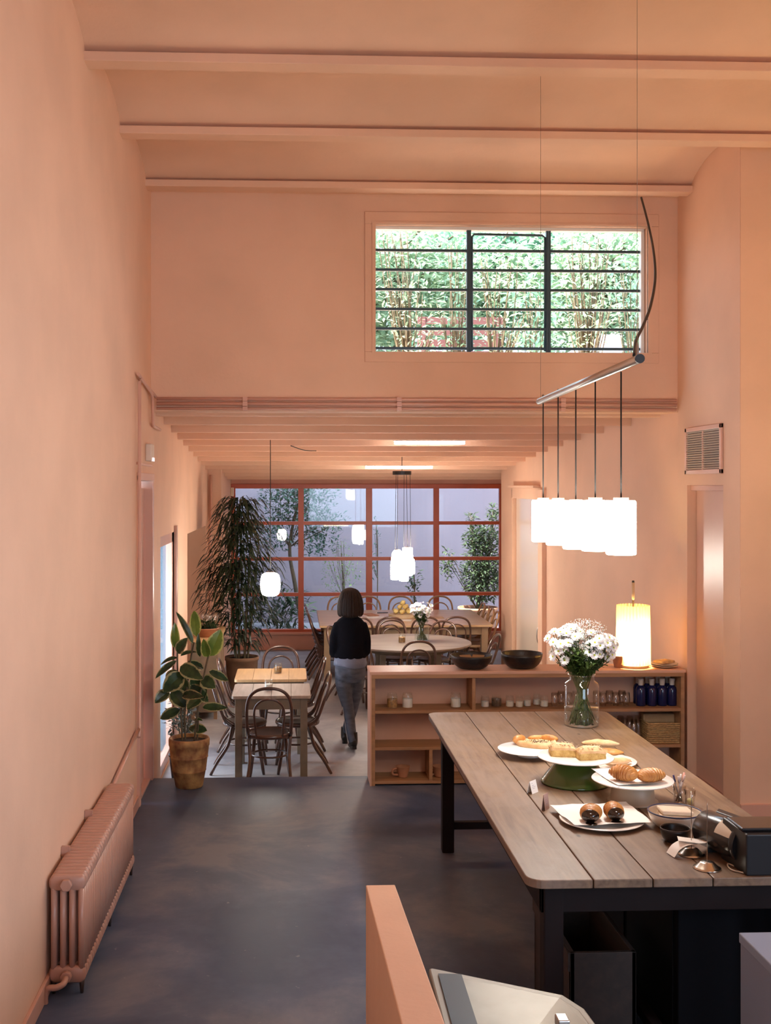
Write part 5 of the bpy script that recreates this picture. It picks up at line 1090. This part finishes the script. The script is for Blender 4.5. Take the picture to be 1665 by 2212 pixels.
for k in range(140):
    x, y = rr.gauss(0.01, 0.035), rr.gauss(0.0, 0.022); b.ball((q.x+x, q.y+y, tz+0.030), rr.uniform(0.0015, 0.003), 4, (1.6, 1, 0.7), Matrix.Rotation(rr.uniform(0, 3), 4, 'Z'))
o = b.build('seeds', M_choc, t); o['kind'] = 'stuff'
# green stand
q = aH(1243, 1690, TZ); gc = Vector((q.x, q.y, TZ)); gh = 0.118
t = thing('green_cake_stand', 'tall cake stand with glossy green cone foot and broad white plate', 'cake stand', gc)
M_green = P('green_enamel', (0.045, 0.10, 0.016), 0.16, coat=0.5)
MB().lathe([(0.165, 0.0), (0.178, 0.002), (0.180, 0.008), (0.172, 0.018), (0.115, gh*0.8), (0.098, gh), (0.092, gh), (0.11, gh*0.78), (0.165, 0.014)], gc, 64).build('foot', M_green, t)
MB().lathe([(0, gh), (0.10, gh), (0.19, gh+0.012), (0.197, gh+0.016), (0.194, gh+0.02), (0.10, gh+0.009), (0, gh+0.007)], gc, 72).build('plate', M_white, t)
cz0 = TZ+gh+0.008
def cake_piece(label, px0, px1, py, dep, rz):
    a, c_ = aH(px0, py, cz0), aH(px1, py, cz0); cx_, cy_ = (a.x+c_.x)/2, (a.y+c_.y)/2+dep/2; w = (c_.x-a.x); t = thing('cake_slice', label, 'cake', (cx_, cy_, cz0))
    Mx = Matrix.Translation((cx_, cy_, cz0)) @ Matrix.Rotation(rz, 4, 'Z'); b = MB(); nx, ny, nz = 12, 8, 5; g = {}
    def pt(i, j, k):
        x, y, z = (i/nx-0.5)*w, (j/ny-0.5)*dep, k/nz*0.046
        z *= 1-0.22*(abs(2*i/nx-1)**4)*(k/nz); y *= 1-0.06*(k/nz); v = Vector((x, y, z)); 
        return Mx @ (v+Vector((noise.noise(v*60), noise.noise(v*60+Vector((7,0,0))), 0.5*noise.noise(v*50+Vector((0,5,0)))))*0.0035)
    def face(fn, A, B):
        vs = [fn(i, j) for i in range(A+1) for j in range(B+1)]; b.add(vs, [(i*(B+1)+j, i*(B+1)+j+1, (i+1)*(B+1)+j+1, (i+1)*(B+1)+j) for i in range(A) for j in range(B)], True)
    face(lambda i, j: pt(i, 0, j), nx, nz); face(lambda i, j: pt(i, ny, j), nx, nz); face(lambda i, j: pt(0, i, j), ny, nz); face(lambda i, j: pt(nx, i, j), ny, nz); face(lambda i, j: pt(i, j, 0), nx, ny)
    b.build('crumb', M_crumb, t, merge=0.0004)
    b2 = MB(); vs = []
    for i in range(nx+1):
        for j in range(ny+1):
            p = pt(i, j, nz); e = 0.016*(1-abs(2*j/ny-1)**3)*(1-abs(2*i/nx-1)**6); vs.append(p+Vector((0,0,0.001+e+0.003*noise.noise(p*45))))
    m_ = ny+1; b2.add(vs, [(i*m_+j, i*m_+j+1, (i+1)*m_+j+1, (i+1)*m_+j) for i in range(nx) for j in range(ny)], True)
    vs2 = []
    ed = [(i, 0) for i in range(nx+1)]+[(nx, j) for j in range(1, ny+1)]+[(i, ny) for i in range(nx-1, -1, -1)]+[(0, j) for j in range(ny-1, 0, -1)]
    for i, j in ed: p = pt(i, j, nz); o_ = (p-Vector((cx_, cy_, p.z))).normalized()*0.002; vs2 += [p+Vector((0,0,0.002))+o_, pt(i, j, nz-1)+o_]
    k = len(ed); b2.add(vs2, [(2*i, 2*i+1, (2*i+3) % (2*k), (2*i+2) % (2*k)) for i in range(k)], True)
    b2.build('top_crust', M_dough, t)
    s_ = MB()
    for k in range(60):
        p = pt(rr.randint(1, nx-1), rr.randint(1, ny-1), nz)+Vector((rr.uniform(-0.005, 0.005), rr.uniform(-0.005, 0.005), 0.016)); s_.ball(p, rr.uniform(0.0025, 0.0045), 5, (1.8, 1, 0.4), Matrix.Rotation(rr.uniform(0, 3), 4, 'Z'))
    o = s_.build('almond_flakes', P('almond', (0.72, 0.55, 0.34), 0.6) if 'almond' not in bpy.data.materials else bpy.data.materials['almond'], t); o['kind'] = 'stuff'
cake_piece('left slab of golden almond cake on the green stand', 1192, 1247, 1636, 0.10, -0.10)
cake_piece('right slab of golden almond cake on the green stand', 1251, 1309, 1643, 0.10, 0.04)
def loaf(name, label, c, L_, w, h, rz, mat, rolls=0, cat='pastry'):
    t = thing(name, label, cat, c); b = MB(); n = 28; pts = []; r1 = []; r2 = []
    for i in range(n+1):
        u = i/n; pr = math.sin(PI*min(max(u, 0.02), 0.98))**0.5; wob = 1+0.06*math.sin(u*19)
        pts.append(Vector((c[0], c[1], c[2]+h*0.5))+Matrix.Rotation(rz, 4, 'Z') @ Vector(((u-0.5)*L_, 0.02*L_*math.sin(u*5), 0))); r1.append(w*0.5*pr*wob); r2.append(h*0.5*pr*wob)
    b.tube(pts, r1, 18, ry=r2, up=(0,0,1)); b.build('crust', mat, t); return t
q = aH(1300, 1618, cz0); loaf('bread_roll', 'long pale bread lying behind the cake slabs on the green stand', (q.x, q.y+0.03, cz0), 0.20, 0.07, 0.045, -0.15, M_dough)
# rear plate with sandwiches
q = aH(1305, 1650, TZ); rc = (q.x, q.y, TZ); t0 = plate('serving_plate', 'white plate behind the green stand, holding a filled roll', rc, 0.178)
q2 = aH(1334, 1652, TZ+0.015)
t = loaf('filled_roll', 'split filled roll at right on the plate behind the stands', (q2.x, q2.y, TZ+0.010), 0.17, 0.075, 0.042, 0.45, M_dough)
MB().box(-0.07, 0.07, -0.038, 0.034, 0.0, 0.005, Matrix.Translation((q2.x, q2.y, TZ+0.030)) @ Matrix.Rotation(0.45, 4, 'Z')).build('filling', P('pale_ham', (0.70, 0.42, 0.26), 0.6), t, bevel=0.002)
q2 = aH(1318, 1630, TZ+0.015); loaf('flat_roll', 'flat golden roll lying at the back of that rear plate', (q2.x, q2.y+0.02, TZ+0.010), 0.16, 0.09, 0.034, -0.35, M_crust)
# beige stand with croissants
q = aH(1366, 1731, TZ); bc = Vector((q.x, q.y, TZ)); bh = 0.094
t = thing('beige_cake_stand', 'cake stand with beige drum foot and white plate lined with paper', 'cake stand', bc)
M_beige = P('beige_stoneware', (0.36, 0.28, 0.20), 0.45, var=0.05)
MB().lathe([(0, 0), (0.122, 0), (0.124, 0.005), (0.115, 0.010), (0.108, 0.014), (0.098, bh-0.004), (0.098, bh), (0, bh)], bc, 56).build('foot', M_beige, t)
MB().lathe([(0, bh), (0.10, bh), (0.19, bh+0.010), (0.198, bh+0.014), (0.195, bh+0.018), (0.10, bh+0.008), (0, bh+0.007)], bc, 72).build('plate', M_white, t)
def paper(label, z, pxs, sag=0.004, name='baking_paper', amp=0.004):
    C4 = [aH(px, py, z) for px, py in pxs]; n = 14; vs = []; cen = sum(C4, Vector())/4
    for k in (0, 1):
        for i in range(n+1):
            for j in range(n+1):
                u, v = i/n, j/n; p = (C4[0]*(1-u)+C4[1]*u)*(1-v)+(C4[3]*(1-u)+C4[2]*u)*v
                d = (p-cen).length; p = p+Vector((0, 0, 0.0006*k+0.010*min(1, (d/0.17))**2+amp*noise.noise(p*14)))
                vs.append(p)
    m_ = n+1; o2 = m_*m_
    b = MB(); b.add(vs, [(k*o2+i*m_+j, k*o2+i*m_+j+1, k*o2+(i+1)*m_+j+1, k*o2+(i+1)*m_+j) for k in (0, 1) for i in range(n) for j in range(n)], True)
    o = b.build(name, M_paper, origin=cen); return tag(o, label, 'paper')
paper('white baking paper under the two plain croissants on the beige stand', TZ+bh+0.012, [(1276, 1664), (1368, 1664), (1440, 1694), (1335, 1700)])
def croissant(label, px, py, z, L_, w, h, rz, bend=0.5, choc=False, seed=1, group=None):
    q = aH(px, py, z); c = Vector((q.x, q.y, z)); L_ *= 1.08; w *= 1.12; t = thing('chocolate_croissant' if choc else 'croissant', label, 'croissant', c); b = MB(); n = 84; pts = []; r1 = []; r2 = []; Rz = Matrix.Rotation(rz, 4, 'Z'); rn = random.Random(seed)
    for i in range(n+1):
        u = i/n; s_ = 2*u-1; env_ = max(0.06, (1-abs(s_)**2.6))**0.60; lay = (abs(s_)*4.6) % 1.0; step = 1-0.20*lay**1.5
        pts.append(c+Rz @ Vector((s_*L_*0.5, -bend*L_*0.35*s_*s_, h*0.5*(0.85+0.15*env_)))); r1.append(w*0.5*env_*step*(1+0.02*math.sin(i*1.7))); r2.append(h*0.5*env_*step)
    b.tube(pts, r1, 22, ry=r2, up=(0,0,1)); b.build('flaky_crust', M_crust, t)
    if choc:
        d = MB(); m_ = int(n*0.18); ex = (pts[0]-pts[1]).normalized(); A = [pts[0]+ex*0.006, pts[0]+ex*0.004]+pts[:m_]; d.tube(A, [0.001, r1[0]*0.8]+[r*1.04+0.0015 for r in r1[:m_]], 22, ry=[0.001, r2[0]*0.8]+[r*1.04+0.0015 for r in r2[:m_]], up=(0,0,1)); d.build('chocolate_tip', M_choc, t)
        s_ = MB(); e = c+Rz @ Vector((-L_*0.42, -bend*L_*0.3, 0)); s_.ball(e+Vector((0, 0, 0.004)), 0.03, 14, (1.0, 1.0, 0.16)); s_.build('chocolate_pool', M_choc, t)
    return t
zp = TZ+bh+0.016
croissant('plain golden croissant, left one on the beige stand', 1347, 1687, zp, 0.130, 0.092, 0.080, -0.75, 0.45, seed=1)
croissant('plain golden croissant, right one on the beige stand', 1405, 1689, zp, 0.135, 0.090, 0.068, 0.25, 0.3, seed=2)
# near plate with chocolate croissants
q = aH(1299, 1774, TZ+0.006); nc = (q.x, q.y, TZ); plate('serving_plate', 'round white plate nearest the table edge, under the chocolate croissants', nc, 0.192)
paper('square white paper under the chocolate croissants on nearest plate', TZ+0.018, [(1188, 1744), (1352, 1737), (1410, 1782), (1240, 1788)], amp=0.006)
croissant('chocolate tipped croissant, left one on the nearest plate', 1276, 1772, TZ+0.022, 0.150, 0.088, 0.072, 1.15, 0.25, True, 3)
croissant('chocolate tipped croissant, right one on the nearest plate', 1325, 1768, TZ+0.022, 0.150, 0.082, 0.074, 1.42, 0.15, True, 4)
# little sign cards
def card(label, px, py, w, h, rz, mat, tilt=0.25):
    q = aH(px, py, TZ); t = thing('sign_card', label, 'sign card', (q.x, q.y, TZ)); Mz = Matrix.Translation((q.x, q.y, TZ)) @ Matrix.Rotation(rz, 4, 'Z')
    for s_ in (1, -1):
        Mx = Mz @ Matrix.Rotation(s_*tilt, 4, 'X') if False else Mz @ Matrix.Translation((0, -s_*h*math.sin(tilt), 0)) @ Matrix.Rotation(-s_*tilt, 4, 'X')
        MB().box(-w/2, w/2, -0.0007, 0.0007, 0, h, Mx).build('card_leaf', mat, t)
        if s_ == 1:
            b = MB()
            for k, (l, zz_) in enumerate(((0.010, 0.78), (0.022, 0.62), (0.026, 0.50), (0.022, 0.38))):
                x = -w*0.28
                while x < -w*0.28+l: d = R.uniform(0.003, 0.007); b.box(x, x+d, -0.0012, -0.0008, h*zz_, h*zz_+0.0016, Mx); x += d+0.002
            b.build('handwriting', P('grey_ink', (0.25, 0.22, 0.28), 0.8) if 'grey_ink' not in bpy.data.materials else bpy.data.materials['grey_ink'], t)
card('white folded sign card with faint handwriting, farther of the two', 1150, 1712, 0.062, 0.062, 0.85, M_paper)
card('pinkish folded sign card, nearer of two beside the nearest plate', 1178, 1748, 0.055, 0.075, 0.98, P('pink_card', (0.42, 0.28, 0.25), 0.8), 0.12)
# pens in a glass
q = aH(1467, 1735, TZ); t = thing('pen_glass', 'small clear glass holding several pens on the right of counter table', 'pen holder', (q.x, q.y, TZ))
MB().lathe([(0, 0), (0.026, 0), (0.031, 0.09), (0.029, 0.09), (0.024, 0.006), (0, 0.006)], (q.x, q.y, TZ), 24).build('glass_body', M_wine, t)
for k, (dx, dy, tx, ty, c_, nm) in enumerate([(0.005, 0, -0.026, 0.01, (0.03,0.03,0.12), 'blue pen'), (0.0, 0.01, 0.008, 0.0, (0.8,0.8,0.8), 'white pen'), (-0.01, -0.01, 0.028, 0.01, (0.75,0.35,0.28), 'pink pen'), (0.012, 0, -0.012, -0.02, (0.55,0.45,0.42), 'beige pen'), (-0.012, 0.01, 0.02, -0.02, (0.7,0.5,0.45), 'rose pen')]):
    a = Vector((q.x+dx, q.y+dy, TZ+0.008)); e = Vector((q.x+tx, q.y+ty, TZ+0.135+0.006*(k % 3))); pm = P('pen_'+str(k), c_, 0.35)
    pt = thing('pen', nm+' standing in the small pen glass', 'pen', a); MB().tube([a, a.lerp(e, 0.75)], 0.004, 8).build('barrel', P('pen_barrel_'+str(k), (0.5,0.42,0.4), 0.3), pt); MB().tube([a.lerp(e, 0.75), e], 0.0048, 8).build('cap', pm, pt)
q = aH(1490, 1742, TZ); t = thing('shot_glass', 'small glass with a yellow lemon bit beside the pen glass', 'glass', (q.x, q.y, TZ))
MB().lathe([(0, 0), (0.022, 0), (0.027, 0.085), (0.025, 0.085), (0.020, 0.006), (0, 0.006)], (q.x, q.y, TZ), 20).build('glass_body', M_wine, t)
MB().ball((q.x, q.y, TZ+0.024), 0.017, 12).build('yellow_filling', M_lem, t)
# enamel bowl with napkins, black bowl
q = aH(1457, 1786, TZ); M_enam = P('white_enamel', (0.66, 0.60, 0.52), 0.22, coat=0.3)
bowl('enamel_bowl', 'white enamel bowl with thin blue rim holding folded napkins', (q.x, q.y, TZ), 0.118, 0.072, M_enam, 0.5, 48, 0.003, P('blue_rim', (0.03, 0.04, 0.10), 0.3))
for k in range(2):
    Mx = Matrix.Translation((q.x, q.y-0.005, TZ+0.045+0.020*k)) @ Matrix.Rotation(-0.12+0.1*k, 4, 'Z') @ Matrix.Rotation(0.06, 4, 'Y')
    o = MB().box(-0.072, 0.072, -0.05, 0.05, 0, 0.018, Mx).build('folded_napkin', P('napkin_cream', (0.72, 0.60, 0.47), 0.9, bump=0.3, bscale=60) if 'napkin_cream' not in bpy.data.materials else bpy.data.materials['napkin_cream'], origin=(q.x, q.y, TZ+0.045), bevel=0.007)
    tag(o, ('lower', 'upper')[k]+' folded cream napkin stack in the enamel bowl', 'napkin')
q = aH(1458, 1818, TZ); bowl('black_bowl', 'small matte black bowl in front of the enamel bowl', (q.x, q.y, TZ), 0.064, 0.062, P('matte_black_glaze', (0.015, 0.013, 0.015), 0.35), 0.5, 40, 0.003)
# bill spikes
def spike(label, px, py, hh):
    q = aH(px, py, TZ); t = thing('bill_spike', label, 'bill spike', (q.x, q.y, TZ))
    MB().lathe([(0.053, 0), (0.056, 0.002), (0.054, 0.006), (0.046, 0.008), (0.028, 0.026), (0.022, 0.028), (0, 0.028)], (q.x, q.y, TZ), 40).build('base', P('polished_steel', (0.62, 0.56, 0.48), 0.2, 1.0) if 'polished_steel' not in bpy.data.materials else bpy.data.materials['polished_steel'], t)
    MB().tube([(q.x, q.y, TZ+0.027), (q.x, q.y, TZ+hh-0.02), (q.x, q.y, TZ+hh)], [0.0017, 0.0017, 0.0004], 7).build('needle', bpy.data.materials['polished_steel'], t); return q
qf = spike('steel bill spike nearest the table edge, empty', 1527, 1876, 0.275); qb = spike('steel bill spike behind, with paper slips impaled', 1493, 1846, 0.27)
def slip(label, mb_pts, w, rz, c):
    Mx = Matrix.Translation(c) @ Matrix.Rotation(rz, 4, 'Z'); pts = cr(mb_pts, 6); b = MB()
    for dz in (0, 0.0006): b.quadstrip([Mx @ (p+Vector((0, -w/2, dz))) for p in pts], [Mx @ (p+Vector((0, w/2, dz))) for p in pts])
    o = b.build('paper_slip', M_paper, origin=c); tag(o, label, 'paper')
slip('white receipt slip curling over left on the back spike', [(0.01, 0, 0.05), (-0.03, 0, 0.052), (-0.07, 0, 0.035), (-0.095, 0, 0.004)], 0.07, 0.15, Vector((qb.x, qb.y, TZ)))
slip('white receipt slip lying uppermost on back spike', [(-0.055, 0, 0.064), (-0.01, 0, 0.060), (0.03, 0, 0.058), (0.06, 0, 0.062)], 0.06, -0.25, Vector((qb.x, qb.y, TZ)))
slip('white receipt slip drooping to the right on back spike', [(-0.01, 0, 0.048), (0.03, 0, 0.052), (0.07, 0, 0.04), (0.10, 0, 0.012)], 0.06, 0.1, Vector((qb.x+0.01, qb.y+0.01, TZ)))
# black roller device and box
ca = Vector((aH(1532, 1835, TZ).x, aH(1532, 1835, TZ).y, TZ+0.088)); cb = Vector((aH(1606, 1868, TZ).x, aH(1606, 1868, TZ).y, TZ+0.088))
M_blk2 = P('glossy_black_plastic', (0.014, 0.013, 0.014), 0.25, coat=0.3)
ax = (cb-ca).normalized()
t = thing('receipt_printer', 'black cylindrical counter device with pale paper label, leaning on its side', 'counter device', (ca.x, ca.y, TZ))
MB().tube([ca-ax*0.02, ca-ax*0.016, cb-ax*0.004, cb], [0.072, 0.076, 0.076, 0.072], 40, up=(0,0,1)).build('roller_body', M_blk2, t)
MB().tube([cb, cb+ax*0.006, cb+ax*0.03], [0.080, 0.083, 0.083], 40, up=(0,0,1)).build('end_disc', M_black, t)
b = MB(); sd = ax.cross(Vector((0,0,1))).normalized(); A, B_ = [], []
for i in range(9):
    a = 0.35+i*0.16; dv = -sd*0+ (sd*math.cos(a)*-1+Vector((0,0,1))*math.sin(a)) if False else (-sd*math.cos(a)+Vector((0,0,math.sin(a))))
    A.append(ca.lerp(cb, 0.55)+dv*0.0768); B_.append(ca.lerp(cb, 0.98)+dv*0.0768)
if (A[0]-Vector((0,0,EYE))).length > (ca.lerp(cb, 0.55)-Vector((0,0,EYE))).length:
    A = []; B_ = []
    for i in range(9): a = 0.35+i*0.16; dv = sd*math.cos(a)+Vector((0,0,math.sin(a))); A.append(ca.lerp(cb, 0.55)+dv*0.0768); B_.append(ca.lerp(cb, 0.98)+dv*0.0768)
b.quadstrip(A, B_); b.build('paper_label', P('label_cream', (0.62, 0.54, 0.44), 0.7), t, recalc=False)
MB().tube([(ca.x+0.05, ca.y+0.06, TZ), (ca.x+0.05, ca.y+0.06, TZ+0.0)], 0.01, 6) if False else None
for f_ in (0.15, 0.9):
    p = ca.lerp(cb, f_); MB().box(p.x-0.03, p.x+0.03, p.y-0.008, p.y+0.008, TZ, TZ+0.022).build('foot', M_black, t)
e = aH(1612, 1893, TZ); z1 = TZ+0.165
t = thing('card_terminal_box', 'tall black box with slanted front at right edge of counter table', 'counter device', (e.x+0.1, e.y+0.1, TZ))
b = MB(); w_ = 0.24; x0 = e.x; y0 = e.y
b.add([(x0, y0, TZ), (x0+w_, y0, TZ), (x0+w_, y0+0.22, TZ), (x0-0.02, y0+0.22, TZ), (x0, y0+0.0, z1), (x0+w_, y0+0.0, z1), (x0+w_, y0+0.20, z1+0.012), (x0-0.02, y0+0.20, z1+0.012)], [(0,3,2,1), (4,5,6,7), (0,1,5,4), (1,2,6,5), (2,3,7,6), (3,0,4,7)])
b.build('body', M_black, t, bevel=0.006)
MB().box(x0-0.006, x0+w_-0.02, y0+0.03, y0+0.19, z1+0.004, z1+0.016).build('lid', M_blk2, t, bevel=0.004)
MB().box(x0-0.024, x0-0.008, y0+0.10, y0+0.13, TZ+0.11, TZ+0.118).build('slot', M_steel, t)
a_, b_ = aH(1540, 1797, TZ+0.15), aH(1628, 1838, TZ+0.15)
t = thing('black_tray', 'flat black tray standing on edge behind the cylindrical device', 'tray', ((a_.x+b_.x)/2, a_.y, TZ))
u_ = aH(1545, 1752, TZ+0.16); v_ = aH(1622, 1780, TZ+0.16)
b = MB(); P4 = [Vector((u_.x, u_.y, TZ+0.16)), Vector((v_.x, v_.y, TZ+0.16)), Vector((v_.x+0.03, v_.y+0.05, TZ+0.16)), Vector((u_.x+0.03, u_.y+0.05, TZ+0.16))]
b.add(P4+[Vector((p.x+0.01, p.y-0.02, TZ)) for p in P4], [(0,1,2,3), (7,6,5,4), (0,4,5,1), (1,5,6,2), (2,6,7,3), (3,7,4,0)]); b.build('body', M_black, t, bevel=0.006)
cpts = [aH(1612, 1876, TZ+0.01), aH(1590, 1872, TZ+0.006), aH(1572, 1866, TZ+0.006), aH(1578, 1878, TZ+0.005), aH(1605, 1885, TZ+0.005), aH(1625, 1888, TZ+0.006)]
tag(MB().tube(cr(cpts, 6), 0.0035, 6).build('beige_cable', P('beige_cable_plastic', (0.5, 0.4, 0.3), 0.5), origin=cpts[0]), 'thin beige cable looping out by the black box', 'cable')
# ------------------------------------------------------------------ courtyard beyond the garden window
M_lav = P('lavender_render', (0.31, 0.265, 0.30), 0.85, var=0.04, scale=1.2, bump=0.15, bscale=20)
struct('ground_courtyard', MB().box(-5, 8, 18.72, 30, -0.6, -0.25), M_floor2)
struct('wall_courtyard_back', MB().box(-4.5, 7.5, 22.6, 22.9, -0.3, 5.0), M_lav)
struct('wall_sun_block_left', MB().box(-2.6, -2.3, 18.75, 22.6, -0.3, 13.5), M_lav)  # out of view, raised high to keep sun out of the courtyard
struct('wall_sky_block_right', MB().box(5.2, 5.5, 18.75, 22.6, -0.3, 5.0), M_lav)  # out of view, added to cut sky light reaching the courtyard
struct('ground_garden', MB().box(-40, 60, 22.9, 120, -0.7, -0.35), P('garden_ground', (0.12, 0.14, 0.07), 0.95, var=0.3, scale=2))
struct('wall_sun_block_side', MB().box(-3.3, -3.0, 9.0, 18.75, -0.6, 4.4), M_lav)  # unseen wall added to stop sun entering by the garden door
struct('ground_side_yard', MB().box(-3.0, XL-0.28, 9.0, 18.75, -0.6, -0.22), M_floor2)
M_teal = LEAF('blue_green_leaf', (0.10, 0.20, 0.13), (0.035, 0.09, 0.06), trans=0.3, scale=6)
M_spring = LEAF('spring_green_leaf', (0.24, 0.40, 0.10), (0.09, 0.20, 0.06), trans=0.4, scale=8)
gp = lambda px, Y: aY(px, 1052, Y).x
bush('courtyard_tree', 'bluish-green leafy tree outside behind upper left window panes', (gp(655, 20.8), 20.8, -0.25), [(-0.1, 0, 2.55, 0.75, 0.5, 0.55), (0.25, 0, 1.85, 0.45, 0.35, 0.45), (-0.5, 0, 1.9, 0.4, 0.35, 0.4), (0.5, 0, 2.1, 0.35, 0.25, 0.18)], 3600, 0.085, M_teal, trunk=([(0, 0, 0), (-0.15, 0, 0.9), (-0.25, 0, 1.6), (-0.1, 0, 2.4)], 0.045), cat='tree', seed=41, stems=5, twig=0.006, wr_=0.45)
bush('courtyard_palm_shrub', 'dark broad-leaved shrub outside at the lower left window pane', (gp(606, 20.0), 20.0, -0.25), [(0, 0, 0.55, 0.55, 0.35, 0.42)], 330, 0.22, M_dkleaf, cat='shrub', seed=42, stems=6, wr_=0.22)
bush('courtyard_sapling', 'small airy green tree outside, seen above the woman\'s head', (gp(737, 20.6), 20.6, -0.25), [(0, 0, 1.15, 0.42, 0.3, 0.42), (0.0, 0, 1.6, 0.2, 0.2, 0.2), (-0.2, 0, 0.75, 0.25, 0.2, 0.12)], 620, 0.05, M_spring, trunk=([(0, 0, 0), (0.04, 0, 0.7), (0, 0, 1.5)], 0.018), cat='tree', seed=43, stems=7, twig=0.004, wr_=0.4)
bush('climbing_shrub', 'tall dark leafy shrub in a terracotta planter outside the right window panes', (gp(1032, 20.2), 20.2, -0.25), [(0.1, 0, 1.15, 0.42, 0.3, 0.55), (0.1, 0, 1.75, 0.36, 0.25, 0.3), (0.3, 0, 2.2, 0.14, 0.12, 0.25), (-0.12, 0, 2.1, 0.09, 0.1, 0.2), (-0.55, 0, 1.3, 0.14, 0.12, 0.3)], 4200, 0.095, LEAF('olive_climber_leaf', (0.085, 0.12, 0.055), (0.035, 0.055, 0.03), trans=0.3), (0.36, 0.55, M_terra), cat='shrub', seed=44, stems=7, wr_=0.42)
bush('leafy_sapling', 'thin dark sapling in a round tub outside, right of window centre', (gp(893, 20.4), 20.4, -0.25), [(0, 0, 0.95, 0.14, 0.12, 0.35), (0.0, 0, 0.45, 0.08, 0.08, 0.2)], 130, 0.09, M_dkleaf, (0.26, 0.30, P('grey_tub', (0.12, 0.12, 0.14), 0.7)), trunk=([(0, 0, 0.2), (0.02, 0, 0.8), (0, 0, 1.25)], 0.018), cat='potted plant', seed=45, stems=4, wr_=0.45)
bush('slim_vine', 'slim sprawling vine outside near the middle window mullion', (gp(812, 20.9), 20.9, -0.25), [(0, 0, 1.75, 0.07, 0.08, 0.5), (-0.05, 0, 1.2, 0.1, 0.08, 0.2)], 70, 0.07, M_teal, trunk=([(0, 0, 0), (0.03, 0, 1.0), (0.0, 0, 2.1)], 0.012), cat='plant', seed=46, stems=3, wr_=0.4)
# ------------------------------------------------------------------ planting on the roof terrace behind the clerestory
M_lite = LEAF('sunny_green_leaf', (0.48, 0.58, 0.36), (0.24, 0.36, 0.24), trans=0.5, scale=5)
M_lite2 = LEAF('cool_green_leaf', (0.26, 0.46, 0.28), (0.12, 0.26, 0.18), trans=0.45, scale=5)
def rz_at(y): return 3.6-(y-9.85)*0.0843
def tshrub(label, px, Y, crowns, n, ls, mat, seed, name='terrace_shrub', wr_=0.4, stems=14, trunk=None):
    x = aY(px, 600, Y).x; return bush(name, label, (x, Y, rz_at(Y)-0.005), crowns, n, ls, mat, cat='shrub', seed=seed, stems=stems, twig=0.008, wr_=wr_, trunk=trunk)
tshrub('thin-stemmed leafy shrub outside the clerestory, at its left panes', 880, 11.9, [(0, 0, 1.0, 0.42, 0.25, 0.45), (-0.1, 0, 1.6, 0.45, 0.25, 0.25), (0.1, 0, 0.5, 0.35, 0.2, 0.3)], 620, 0.075, M_lite, 51)
tshrub('pale leafy shrub outside clerestory just left of its middle panes', 985, 12.3, [(0, 0, 0.7, 0.35, 0.25, 0.5), (0.05, 0, 1.5, 0.3, 0.25, 0.35)], 420, 0.075, M_lite2, 52)
tshrub('leafy shrub outside the clerestory at its middle panes', 1075, 12.0, [(0, 0, 1.25, 0.38, 0.25, 0.4), (0.1, 0, 0.6, 0.3, 0.2, 0.4)], 430, 0.08, M_lite, 53)
tshrub('broad-leaved bluish shrub outside clerestory right of the middle', 1150, 12.6, [(0, 0, 0.9, 0.32, 0.3, 0.75)], 210, 0.20, M_lite2, 54, wr_=0.22)
tshrub('dense bamboo-like shrub outside the clerestory at its right panes', 1270, 11.8, [(0, 0, 0.8, 0.36, 0.25, 0.45), (0.0, 0, 1.4, 0.42, 0.25, 0.35)], 720, 0.08, M_lite, 55, stems=20)
tshrub('light shrub outside clerestory at the far right pane', 1365, 12.4, [(0, 0, 1.2, 0.35, 0.25, 0.5)], 300, 0.08, M_lite2, 56)
t = thing('garden_bench', 'dark red slatted bench among stems outside the clerestory window', 'bench', (aY(1000, 690, 12.8).x, 12.8, rz_at(12.8)))
bz = rz_at(12.8); xa, xb = aY(905, 700, 12.8).x, aY(1093, 700, 12.8).x; M_bench = P('dark_red_slat', (0.13, 0.045, 0.045), 0.6)
for k in range(5): MB().box(xa, xb, 12.95, 12.975, bz+0.45+0.13*k, bz+0.53+0.13*k).build('back_slat', M_bench, t)
for k in range(4): MB().box(xa, xb, 12.5+0.11*k, 12.59+0.11*k, bz+0.40, bz+0.425).build('seat_slat', M_bench, t)
for x in (xa+0.05, xb-0.09):
    MB().box(x, x+0.04, 12.94, 12.98, bz-0.03, bz+1.05).build('leg', M_bench, t); MB().box(x, x+0.04, 12.52, 12.56, bz-0.01, bz+0.40).build('leg', M_bench, t)
for (px, Y, h0, rr_, n, mt, sd, lab) in ((860, 25.5, 7.2, 2.7, 6000, M_lite, 61, 'tall bright tree crown far behind the clerestory, left'), (1080, 27.5, 7.8, 3.0, 6000, M_lite2, 62, 'tall bluish tree crown far behind the clerestory, middle'), (1330, 25.0, 7.1, 2.7, 6000, M_lite, 63, 'tall bright tree crown far behind the clerestory, right')):
    bush('garden_tree', lab, (aY(px, 600, Y).x, Y, -0.4), [(0, 0, h0+0.4, rr_, 1.5, 1.6), (-0.5, 0, h0-0.9, rr_*0.7, 1.2, 0.8)], n, 0.26, mt, trunk=([(0, 0, 0), (0.1, 0, 2.5), (-0.1, 0, h0), (0.2, 0, h0+1.2)], 0.16), cat='tree', seed=sd, stems=12, twig=0.04, wr_=0.5)
